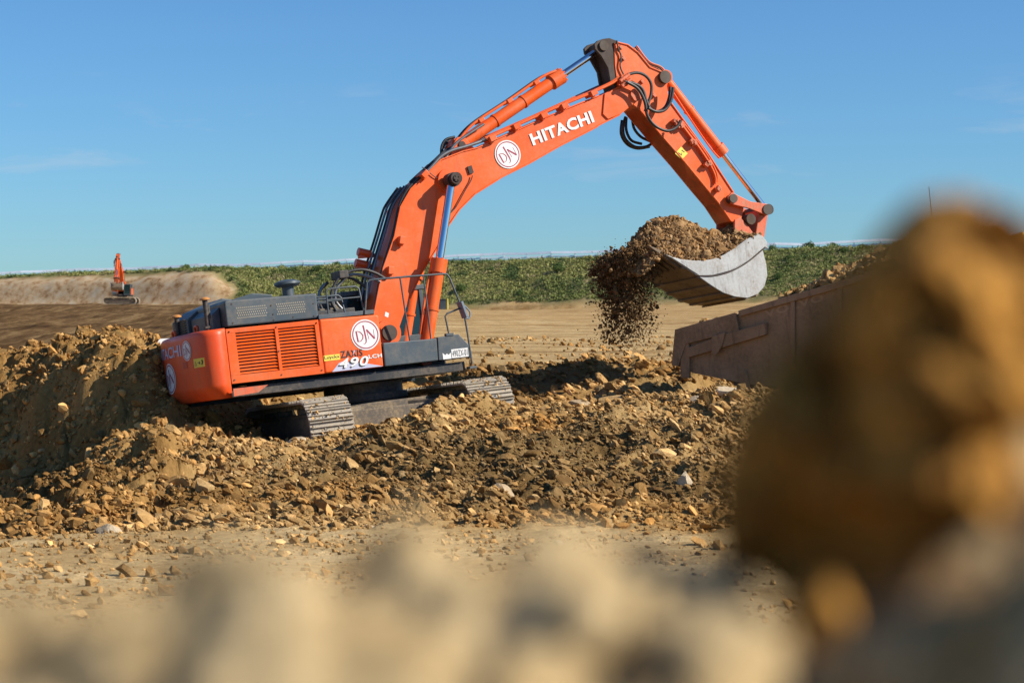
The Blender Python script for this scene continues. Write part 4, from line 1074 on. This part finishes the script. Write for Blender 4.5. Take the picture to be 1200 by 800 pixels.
gx, gy = np.meshgrid(np.linspace(6.3, 9.3, 90), np.linspace(-.90, .90, 60)); gz = heap_top(gx, gy)
nv = gx.size; vv = np.stack([gx.ravel(), gy.ravel(), gz.ravel()], 1)
ii = np.arange(nv).reshape(gx.shape)
ff = np.concatenate([np.stack([ii[:-1, :-1].ravel(), ii[:-1, 1:].ravel(), ii[1:, 1:].ravel()], 1), np.stack([ii[:-1, :-1].ravel(), ii[1:, 1:].ravel(), ii[1:, :-1].ravel()], 1)])
core = (vv, ff, np.ones((nv, 3)) * .9)
def fn(n, r):
    x = r.uniform(6.26, 9.34, n); y = r.uniform(-.93, .93, n)
    return np.stack([x, y, heap_top(x, y) + .02], 1), None
r_ = np.random.default_rng(5)
HO = heap_obj('soil_load', 6500, fn, r_, CLODM, TRF, TLOC, .015, .032, .12, core)
tag(HO, 'brown soil heaped high in the raised excavator bucket', 'soil load')
def fall(n, r):
    # a curtain that pours over the lip, thinning as it drops
    t = r.uniform(0, 1, n) ** 4
    y = r.uniform(-.60, 1.05, n)
    x = 6.60 - .10 * t + r.normal(0, .19 + .05 * t, n) - .10 * (y + .6)
    z = 3.42 - 1.75 * t + r.normal(0, .12, n) - .10 * (y + .6)
    y = y * (1 - .25 * t) + .2 * t
    return np.stack([x, y, z], 1), None
P, _ = fall(24000, r_)
a_ = lognorm(len(P), r_, .017, .6, .006, .10) * (1 - .35 * np.clip((3.2 - P[:, 2]) / 1.8, 0, 1))
S = np.stack([a_ * r_.uniform(.8, 1.3, len(P)), a_ * r_.uniform(.6, 1, len(P)), a_ * r_.uniform(.5, .9, len(P))], 1)
v, f, t = scatter(P, S, False, tints(len(P), r_) * .62, r_)  # tint darkened to put the shade of the pour into its colour
FO = mesh_np('falling_soil', v, f, CLODM, None, False, {'tint': t})
FO.matrix_world = Matrix.Translation(TLOC) @ TRF.to_4x4()
tag(FO, 'loose soil pouring off the lip of the raised bucket', 'falling soil', kind='stuff')

# --- second machine far behind: a copy of the first, seen head on
SKIP = ('rear_lettering', 'boom_lettering', 'badge', 'dealer', 'model', 'plate_', 'emblem', 'pictogram', 'number_plate', 'warning_label', 'sticker', 'grease_line')
def copy_tree(o, parent=None):
    c = o.copy(); COL.objects.link(c); c.parent = parent
    for ch in list(o.children):
        if not ch.name.startswith(SKIP): copy_tree(ch, c)
    return c
E2 = copy_tree(EX)
sc_ = .74
gx2, gy2 = (-47.39, 242.0)
E2.matrix_world = Matrix.Translation((gx2, gy2, (-47.39, 242.0, 4.1)[2])) @ Matrix.Rotation(R(-84), 4, 'Z') @ Matrix.Scale(sc_, 4)
tag(E2, 'small distant orange excavator facing the camera in front of the pale cut bank', 'excavator')

# ------------------------------------------------------------------ truck
TT = empty('dump_truck', Vector((4.6106, 41.941, -0.3324)), Matrix([[0.809067, 0.573576, -0.128144], [-0.566515, 0.819152, 0.089727], [0.156434, 0.0, 0.987688]]))
tag(TT, 'dusty tan articulated dump truck with a loaded bed, behind the blurred clod', 'dump truck')
YS = -1.45
top = [(0.003, 2.767), (1.409, 2.882), (3.417, 3.089), (5.849, 3.339)]
pr = [(0.003, 2.767), (1.409, 2.882), (1.494, 2.921), (3.417, 3.089), (5.579, 3.287), (5.373, 1.398), (3.691, 0.938), (1.402, 1.456), (0.206, 1.851), (-0.074, 2.015), (-0.21, 2.07)]
bed = MB()
for s in (-1, 1):
    bed.prism(pr, min(s * (1.45 - .08), s * 1.45), max(s * (1.45 - .08), s * 1.45))
bed.plates([pr[10], pr[9], pr[8], pr[7], pr[6], pr[5], pr[4]], -1.37, 1.37, .05)
BD = bed.build('dump_body', TANP, TT, .01)
bd = MB()
bd.prism([(-0.035, 2.791), (1.414, 2.916), (1.435, 2.547), (0.179, 2.457), (-0.072, 2.032), (-0.23, 2.073)], -1.53, -1.452)
bd.build('rim_plate', TANP, BD, .01)
bd = MB(); bd.prism([(1.477, 2.941), (3.422, 3.122), (5.638, 3.327), (5.623, 3.23), (3.401, 2.989), (1.478, 2.819)], -1.53, -1.452)
bd.prism([(0.228, 2.378), (1.135, 2.523), (2.069, 2.604), (2.032, 2.368), (1.034, 2.258), (0.195, 2.171)], -1.56, -1.452)
bd.prism([(0.036, 2.46), (0.241, 2.465), (0.15, 1.753), (-0.067, 1.801)], -1.51, -1.452)
bd.prism([(0.835, 2.516), (1.16, 2.554), (1.039, 2.293), (0.873, 2.124), (0.781, 2.173)], -1.60, -1.561)
bd.prism([(1.368, 1.739), (1.464, 1.725), (1.488, 1.254), (1.353, 1.272)], -1.50, -1.452)
for a_, b_ in [((2.704, 2.985), (2.468, 1.48)), ((3.752, 3.1), (3.452, 1.173)), ((4.765, 3.18), (4.457, 1.2))]:
    bd.bar((a_[0], -1.49, a_[1]), (b_[0], -1.49, b_[1]), .10, .03, (0, 1, 0))
bd.build('body_rib', TANP, BD, .012)
lettering('body_lettering', 'VOLVO', planar(*(2.027, 2.706), *(3.36, 2.843), .15, -1.456), TANP2, BD, .03, 1.15)
MB().prism([(5.579, 3.287), (7.478, 3.467), (7.469, 3.404), (5.608, 3.134)], -1.3, 1.3).build('cab_guard', YELLOWP, BD, .02)
L0 = Vector(((5.579, 3.287)[0], 0, (5.579, 3.287)[1]))
fx = L0.x
ch = MB(); ch.box((fx * .5 + .4, 0, 1.05), (fx + .8, .9, .35)); ch.box((fx + 1.6, 0, 1.0), (2.6, 1.2, .5)); ch.build('chassis', BLACK, TT, .02)
cabz = 1.25
cc = MB()
cc.prism([(fx + .25, cabz), (fx + 1.9, cabz), (fx + 1.85, cabz + .9), (fx + 1.6, cabz + 1.9), (fx + .35, cabz + 1.95)], -.75, .75)
cc.prism([(fx + 1.9, cabz - .2), (fx + 3.5, cabz - .2), (fx + 3.45, cabz + .35), (fx + 1.9, cabz + .75)], -.95, .95)
CC = cc.build('truck_cab', YELLOWP, TT, .05)
gg = MB()
for s in (-1, 1): gg.prism([(fx + .5, cabz + .9), (fx + 1.72, cabz + .9), (fx + 1.5, cabz + 1.75), (fx + .55, cabz + 1.8)], min(s * .752, s * .762), max(s * .752, s * .762))
gg.build('cab_window', GLASS, CC)
tyx = (1.5, 3.2, fx + 2.5)
for x in tyx:
    for s in (-1, 1):
        w = MB(); yo = s * 1.12
        w.cyl((x, yo - .3, .82), (x, yo + .3, .82), .80, n=36)
        for i in range(30):
            a_ = 2 * math.pi * i / 30
            for ss in (-1, 1):
                w.box((x + .81 * math.cos(a_ + .06 * ss), yo + ss * .15, .82 + .81 * math.sin(a_ + .06 * ss)), (.06, .27, .09), Matrix.Rotation(-a_, 3, 'Y'))
        WH = w.build('wheel', TYRE, TT)
        MB().cyl((x, yo - .31, .82), (x, yo + .31, .82), .42, n=28).cyl((x, yo - .33, .82), (x, yo + .33, .82), .16, n=18).build('rim', YELLOWP, WH)
# whip aerial on the cab
q = (5.789, 4.188); q2 = (5.848, 4.622)
MB().cyl((q[0], YS, q[1] - .8), (q2[0], YS, q2[1]), .012, .006, n=6).build('aerial', BLACK, TT)
# its load
def tl(x, y):
    base = np.interp(x, [(1.494, 2.921)[0], (5.579, 3.287)[0]], [(1.494, 2.921)[1], (5.579, 3.287)[1]])
    t = np.interp(x, [1.3, 2.0, 3.2, 4.6, fx], [-.15, .12, .40, .55, .15])
    return base + t * np.clip(1.25 - (y / 1.3) ** 2 * .9, 0, 1.2) - .10 + .14 * fbm(x * 1.6, y * 1.6, 4, 95)
gx, gy = np.meshgrid(np.linspace(.4, fx - .1, 80), np.linspace(-1.34, 1.34, 50)); gz = tl(gx, gy)
vv = np.stack([gx.ravel(), gy.ravel(), gz.ravel()], 1); ii = np.arange(gx.size).reshape(gx.shape)
ff = np.concatenate([np.stack([ii[:-1, :-1].ravel(), ii[:-1, 1:].ravel(), ii[1:, 1:].ravel()], 1), np.stack([ii[:-1, :-1].ravel(), ii[1:, 1:].ravel(), ii[1:, :-1].ravel()], 1)])
def fn(n, r):
    x = r.uniform(.4, fx - .1, n); y = r.uniform(-1.34, 1.34, n); return np.stack([x, y, tl(x, y) + .03], 1), None
TLO = heap_obj('soil_load', 5000, fn, np.random.default_rng(8), ROCKM, TT.matrix_world.to_3x3(), Vector((4.6106, 41.941, -0.3324)), .02, .05, .2, (vv, ff, np.ones((gx.size, 3)) * .9))
tag(TLO, 'rocky brown soil heaped in the bed of the dump truck', 'soil load')

# ------------------------------------------------------------------ bank vegetation
def leafmat(name, stops, sc=.25):
    m, nt, b = newmat(name)
    a = N(nt, 'ShaderNodeAttribute', attribute_name='tint')
    nt.links.new(a.outputs['Color'], b.inputs['Base Color']); b.inputs['Roughness'].default_value = .7
    b.inputs['Specular IOR Level'].default_value = .2
    b.inputs['Transmission Weight'].default_value = 0
    return m
LEAF = leafmat('leaf', None)
def tufts(P, H, Wd, col, r, nb=9):
    """spiky clumps: nb narrow blades each, spread and leaning"""
    n = len(P); k = nb
    base = np.repeat(P, k, 0); h = np.repeat(H, k) * r.uniform(.45, 1.05, n * k); w = np.repeat(Wd, k)
    an = r.uniform(0, 2 * np.pi, n * k); rad = np.sqrt(r.uniform(0, 1, n * k)) * w
    c = base + np.stack([np.cos(an) * rad, np.sin(an) * rad, r.uniform(-.05, .55, n * k) * h], 1)
    d = r.normal(size=(n * k, 3)) * .6 + np.array([0, 0, .7]); d /= np.linalg.norm(d, axis=1)[:, None]
    s = np.cross(d, r.normal(size=(n * k, 3))); s /= np.linalg.norm(s, axis=1)[:, None]
    lw = (w * .30)[:, None]; lh = (h * .55)[:, None]
    A = c - s * lw; B = c + s * lw; D = c + d * lh + s * lw * .3; E_ = c + d * lh - s * lw * .3
    V = np.stack([A, B, D, E_], 1).reshape(-1, 3)
    F = np.arange(len(V)).reshape(-1, 4)
    t = np.repeat(np.repeat(col, k, 0) * r.uniform(.85, 1.18, (n * k, 1)), 4, 0)
    return V, F, t
rg = np.random.default_rng(21)
def greens(x, y, r):
    n = len(x); w = fbm(x * .13, y * .13, 4, 71); w2 = fbm(x * .5, y * .5, 3, 72)
    a = np.array([.155, .185, .050]); b = np.array([.29, .29, .09]); c = np.array([.36, .29, .15]); d = np.array([.075, .115, .034])
    t = sstep(-.3, .3, w)[:, None]; col = a * (1 - t) + b * t
    dry = (sstep(.05, .5, w2) * (r.uniform(size=n) < .45))[:, None]; col = col * (1 - dry) + c * dry
    dk = (sstep(.15, .5, -w2))[:, None]; return col * (1 - dk) + d * dk
x = rg.uniform(-75, 75, 80000); yy_ = yfoot(x); u = rg.uniform(0, 24, 80000); y = yy_ + u
wl_ = sstep(-31, -37, x); ok = (u > 1.0 + 2 * vnoise(x * .2, y * .2, 3)) & ((wl_ < .5) | (u > 3.8 + 1.2 * vnoise(x * .3, y * 0, 2)))
# thin bare patches
ok &= (rg.uniform(size=len(x)) < .55 + .45 * sstep(-.3, .1, fbm(x * .2, y * .2, 3, 75)))
x, y = x[ok], y[ok]; P = np.stack([x, y, terr(x, y)], 1)
v, f, t = tufts(P, rg.uniform(.10, .34, len(x)) * (1 + .9 * (rg.uniform(size=len(x)) < .12)), rg.uniform(.14, .32, len(x)), greens(x, y, rg), rg, 8)
o = mesh_np('bank_vegetation', v, f, LEAF, None, False, {'tint': t})
tag(o, 'green and dry grasses covering the long embankment', 'vegetation', kind='stuff')
# shrubs one can tell apart
spots = [(185, 22), (218, 14), (240, 20), (262, 12), (290, 16), (330, 22), (372, 14), (395, 20), (540, 5), (575, 12), (610, 4), (655, 10), (690, 22), (712, 18), (905, 20), (925, 12), (948, 20), (975, 21), (990, 14), (1010, 20), (912, 6)]
made = 0
kinds = []
for ki in range(4):
    r2 = np.random.default_rng(40 + ki); n = 420
    q = r2.normal(size=(n, 3)); q /= np.linalg.norm(q, axis=1)[:, None]; q *= r2.uniform(.3, 1, (n, 1)) ** .6
    lob = 1 + .35 * np.sin(q[:, 0] * 4 + ki) * np.cos(q[:, 2] * 3 + ki * 2)
    P = q * lob[:, None] * np.array([1.0, 1.0, .75]) + np.array([0, 0, .7])
    v, f, t = tufts(P, np.full(n, .35), np.full(n, .16), np.array([[.085, .13, .035]]) * r2.uniform(.6, 1.7, (n, 1)), r2, 4)
    kinds.append((v, f, t))
kmesh = []
for i, (px, u) in enumerate(spots):
    Yg = 224.0
    for _ in range(4): X_ = (px - 600) / 2333.3 * Yg; Yg = float(yfoot(np.array([X_]))[0]) + u
    z = float(terr(np.array([X_]), np.array([Yg]))[0])
    root = empty('shrub', (X_, Yg, z - .1)); ki = i % 4
    if ki == len(kmesh):
        c_ = mesh_np('foliage', *kinds[ki][:2], LEAF, root, False, {'tint': kinds[ki][2]})
        s_ = MB(); 
        for k in range(5):
            a_ = k * 1.3; s_.tube([(0, 0, -.1), (.12 * math.cos(a_), .12 * math.sin(a_), .4), (.45 * math.cos(a_), .45 * math.sin(a_), 1.0)], .03, 5)
        s2 = s_.build('stem', GREASE, root); kmesh.append((c_, s2))
    else:
        for m_ in kmesh[ki]:
            c_ = m_.copy(); COL.objects.link(c_); c_.parent = root
    sc_ = (.38, .60, .45, .52, .40)[i % 5]; root.scale = (sc_ * 1.2, sc_ * 1.2, sc_ * (.8 + .3 * ((i * 7) % 3)))
    root.rotation_euler = (0, 0, i * 1.7)
    tag(root, 'small green shrub growing on the grassy embankment', 'shrub', 'shrubs on the embankment')
# fence along the top of the bank
fx_ = np.arange(-82, 84, 3.0); pts = []
for x in fx_:
    Yt = float(yfoot(np.array([x]))[0]) + 26; pts.append(Vector((x, Yt, float(base_h(np.array([x]), np.array([Yt]))[0]))))
FE = empty('fence', pts[0]); off = -pts[0]
tag(FE, 'long pale guard rail along the crest of the grassy embankment', 'fence')
po = MB().box((0, 0, .60), (.14, .09, 1.2)).build('post', FENCEW, FE)
for k_, p in enumerate(pts):
    q = po if k_ == 0 else po.copy()
    if k_: COL.objects.link(q); q.parent = FE
    q.location = p + off
ra = MB()
for i in range(len(pts) - 1):
    for zz, hh in ((1.10, .34), (.62, .22)):
        ra.bar(pts[i] + off + Vector((0, -.06, zz)), pts[i + 1] + off + Vector((0, -.06, zz)), .04, hh, (0, .55, .83))
ra.build('rail', FENCEW, FE)
# small things at the foot of the bank and behind the left rim
bx_, by_ = (-7.204, 205.0); bz = float(terr(np.array([bx_]), np.array([by_]))[0])
BX = empty('site_box', (bx_, by_, bz)); tag(BX, 'small dark site box with a yellow end at the foot of the grassy bank', 'site box')
MB().box((0, 0, .55), (1.0, .8, 1.0)).box((0, 0, 1.08), (1.1, .9, .06)).build('box_body', SLATE, BX, .03)
MB().box((.58, 0, .60), (.10, .8, 1.1)).build('end_panel', YELLOW, BX, .02)
px_, py_ = (-7.542, 41.5); zz = (-7.542, 41.5, 2.131)[2]
pi = MB(); n = 28
for x0, x1, r0 in ((-.55, .55, .13),):
    for (a_, b_, ra_, rb_) in ((x0, x1, .14, .14), (x1, x1, .14, .10), (x1, x0, .10, .10), (x0, x0, .10, .14)):
        va = [(a_, ra_ * math.cos(2 * math.pi * i / n), ra_ * math.sin(2 * math.pi * i / n)) for i in range(n)]; vb = [(b_, rb_ * math.cos(2 * math.pi * i / n), rb_ * math.sin(2 * math.pi * i / n)) for i in range(n)]
        pi.add(va + vb, [(i, (i + 1) % n, (i + 1) % n + n, i + n) for i in range(n)], True)
PI_ = pi.build('pipe', paint('white_plastic', (.72, .70, .66), .5, .15), None); PI_.location = (px_, py_, zz - .06); PI_.rotation_euler = (0, R(-3), R(10))
tag(PI_, 'white pipe lying behind the rim of the left bank beside the counterweight', 'pipe')

# ------------------------------------------------------------------ foreground heap the camera looks over
CAMZ = 2.7
def fg(X, Y):
    top = -.136 + .055 * np.clip((X - .12) / .12, 0, 1) - .02 * np.clip((-.1 - X) / .2, 0, 1)
    d = np.where(Y < .88, (.88 - Y) * .10, np.maximum(0, Y - .93) * .60)
    z = top - d
    z = np.where(np.abs(X) > .5, z - (np.abs(X) - .5) * .35, z)
    z = z + .060 * fbm(X * 9, Y * 9, 5, 101, .65) + .018 * (ridged(X * 14, Y * 14, 3, 102) - .5)
    dd, c = worley(X * 19, Y * 17, 103); z = z + .050 * (c - .5)
    dd, c = worley(X * 30, Y * 26, 104); z = z + .010 * (c - .5)
    return CAMZ + z
fxs = np.array(grow(-.62, -5.5, .012, 1.12)[::-1][:-1] + list(np.arange(-.62, .62, .006)) + grow(.62, 5.5, .012, 1.12)[1:])
fys = np.array(grow(.40, -4.0, .012, 1.15)[::-1][:-1] + list(np.arange(.40, 1.9, .006)) + grow(1.9, 6.0, .01, 1.08)[1:])
HX, HY = np.meshgrid(fxs, fys); HZ = np.maximum(fg(HX, HY), terr(HX, HY) - .02)
back = np.clip((.40 - HY), 0, 10); HZ = np.where(HY < .40, np.maximum(CAMZ - .30 - back * .0 - .62 * np.maximum(back - 1.2, 0) - .3 * np.maximum(np.abs(HX) - .6, 0), -.05), HZ)
ii = np.arange(HX.size).reshape(HX.shape)
o = mesh_np('spoil_heap', np.stack([HX.ravel(), HY.ravel(), HZ.ravel()], 1), np.stack([ii[:-1, :-1].ravel(), ii[:-1, 1:].ravel(), ii[1:, 1:].ravel(), ii[1:, :-1].ravel()], 1), FINEM, None, True)
tag(o, 'out of focus heap of pale sandy soil along the bottom of the picture', 'soil heap')
def clod(px, size, seed, label, mat, rough=.10, name='clod', rot=(0, 0, 0), group=None, cuts=10):
    r3 = np.random.default_rng(seed); v = rock_shape(ICO3 if size[0] < .06 else ico(5), seed, cuts, .0)
    # lumps
    for k in range(26):
        c = r3.normal(size=3); c /= np.linalg.norm(c); dd = np.linalg.norm(v / np.linalg.norm(v, axis=1)[:, None] - c, axis=1)
        v = v * (1 + (rough * r3.uniform(-1, 1) * np.exp(-(dd / r3.uniform(.25, .55)) ** 2))[:, None])
    v = v * np.array(size) @ np.array(Euler(rot).to_matrix()).T
    ic = ICO3 if size[0] < .06 else ico(5)
    o = mesh_np(name, v, ic[1], mat, None, True, {'tint': np.ones((len(v), 3))}); o.location = px
    tag(o, label, name if name != 'clod' else 'clod', group); return o
# the big clod: an uneven lump with a ridge on the near side and hollows either side of it
ic = ico(6); v = ic[0].copy()
ang = np.arctan2(v[:, 2], v[:, 0])
ka = np.radians([-180, -160, -145, -126, -97, -66, -30, 0, 25, 46, 70, 90, 113, 142, 173, 180])
kr = np.array([.073, .093, .103, .096, .080, .072, .068, .068, .074, .078, .081, .077, .057, .052, .066, .073])
rr_ = np.interp(ang, ka, kr); rho = np.hypot(v[:, 0], v[:, 2])
xx = np.cos(ang) * rr_ * rho ** .8; zz_ = np.sin(ang) * rr_ * rho ** .8
rx = -.020 + zz_ * -.22                                    # ridge line
prof = np.clip(1 - np.abs(xx - rx) / .085, 0, 1)
yyy = np.where(v[:, 1] < 0, -.070 * prof ** .9 * (1 - rho ** 4) ** .5, .055 * (1 - rho ** 2) ** .5)
pr3 = lambda f, s, o=4: fbm(xx * f + 3.1 * v[:, 1], zz_ * f + yyy * f * .7, o, s, .55)
yyy = yyy - .060 * (ridged(xx * 17 + 2, zz_ * 13, 3, 201) - .55) * (v[:, 1] < .2) - .014 * pr3(60, 203)
for hx, hz, hr, hd in ((.062, -.024, .030, .065), (-.052, -.040, .030, .022), (.030, .055, .016, .020), (-.030, .030, .020, .018), (.070, .035, .02, -.02), (-.01, -.052, .022, .03)):
    yyy = yyy + hd * np.exp(-((xx - hx) ** 2 + (zz_ - hz) ** 2) / hr ** 2) * (v[:, 1] < .3)
k_ = 1 + .14 * pr3(26, 205, 5) + .16 * pr3(11, 209, 2)
nz, cc_ = worley(xx * 19 + 4, zz_ * 17, 211); yyy = yyy - .045 * (cc_ - .5) * (v[:, 1] < .2)
nz, cc_ = worley(xx * 42, zz_ * 38, 206); yyy = yyy - .016 * (cc_ - .5) * (v[:, 1] < .2)
vv = np.stack([xx * k_, yyy, zz_ * k_], 1) * 1.13
BCO = mesh_np('clod', vv, ic[1], ORCLOD, None, False); BCO.location = (0.199, 0.955, 2.662)
tag(BCO, 'huge out of focus ochre clod filling the right side of the picture', 'clod')
clod((0.204, 0.8, 2.59), (.034, .036, .034), 22, 'brown blurred stone under the right edge of the ochre clod', CLODM, .15, name='stone', group='blurred foreground stones')
clod((0.171, 0.78, 2.578), (.024, .026, .030), 23, 'grey brown blurred stone in the bottom right corner', CLODM, .15, name='stone', group='blurred foreground stones')
clod((-0.045, 0.86, 2.578), (.020, .018, .026), 24, 'blurred whitish stone standing up near the middle of the front heap', STONEM, .1, name='stone', group='blurred foreground stones')
clod((0.031, 0.8, 2.575), (.022, .03, .020), 25, 'blurred sandy clod right of the whitish stone', FINEM, .2, group='blurred foreground clods')
clod((-0.097, 0.84, 2.573), (.045, .04, .032), 26, 'blurred sandy clod left of the whitish stone', FINEM, .2, group='blurred foreground clods')
clod((0.134, 0.88, 2.562), (.028, .03, .030), 27, 'blurred brown clod just under the ochre clod', ORCLOD, .2, group='blurred foreground clods')

# ------------------------------------------------------------------ air, light, camera
w = bpy.data.worlds.new('World'); SC.world = w; w.use_nodes = True
nt = w.node_tree; bg = nt.nodes['Background']
SUNAZ = Vector((.97, -.24, 0)).normalized(); EL = R(36)
sky = nt.nodes.new('ShaderNodeTexSky'); sky.sky_type = 'NISHITA'; sky.sun_disc = False
sky.sun_elevation = EL; sky.sun_rotation = math.atan2(SUNAZ.x, SUNAZ.y)
sky.air_density = 1.0; sky.dust_density = .25; sky.ozone_density = 1.5; sky.altitude = 200
tc = N(nt, 'ShaderNodeTexCoord')
mp = N(nt, 'ShaderNodeMapping'); mp.inputs['Scale'].default_value = (9, 9, 55); nt.links.new(tc.outputs['Generated'], mp.inputs[0])
cn = noise(nt, 1.0, 6, .6, mp.outputs[0], .4)
cm = ramp(nt, cn.outputs[0], [(.58, (0, 0, 0)), (.78, (.42, .42, .42))])
sx = N(nt, 'ShaderNodeSeparateXYZ'); nt.links.new(tc.outputs['Generated'], sx.inputs[0])
band = ramp(nt, sx.outputs['Z'], [(.04, (0, 0, 0)), (.075, (1, 1, 1)), (.09, (1, 1, 1)), (.125, (0, 0, 0))])
mm = N(nt, 'ShaderNodeMath', operation='MULTIPLY'); nt.links.new(cm.outputs[0], mm.inputs[0]); nt.links.new(band.outputs[0], mm.inputs[1])
skc = mix(nt, 1.0, sky.outputs[0], (.43, .75, 1.10), 'MULTIPLY')
c = mix(nt, mm.outputs[0], skc, (5.2, 5.6, 6.2))
nt.links.new(c, bg.inputs[0]); bg.inputs[1].default_value = .077
sl_ = bpy.data.lights.new('sun', 'SUN'); sl_.energy = 4.7; sl_.angle = R(.53); sl_.color = (1, .93, .82)
so = bpy.data.objects.new('sun', sl_); COL.objects.link(so)
sd = Vector((SUNAZ.x * math.cos(EL), SUNAZ.y * math.cos(EL), math.sin(EL)))
so.rotation_euler = sd.to_track_quat('Z', 'Y').to_euler(); so.location = (20, -10, 30)
cam = bpy.data.cameras.new('camera'); co = bpy.data.objects.new('camera', cam); COL.objects.link(co); SC.camera = co
cam.lens = 70; cam.sensor_width = 36; cam.clip_start = .05; cam.clip_end = 12000
co.location = (0, 0, CAMZ); co.rotation_euler = (R(90) - math.atan(30 / 2333.33), 0, 0)
cam.dof.use_dof = True; cam.dof.focus_distance = 38; cam.dof.aperture_fstop = 2.9
SC.view_settings.view_transform = 'Standard'; SC.view_settings.look = 'None'
SC.view_settings.exposure = .55; SC.view_settings.gamma = 1
SC.cycles.use_denoising = True
SC.cycles.max_bounces = 5; SC.cycles.diffuse_bounces = 3
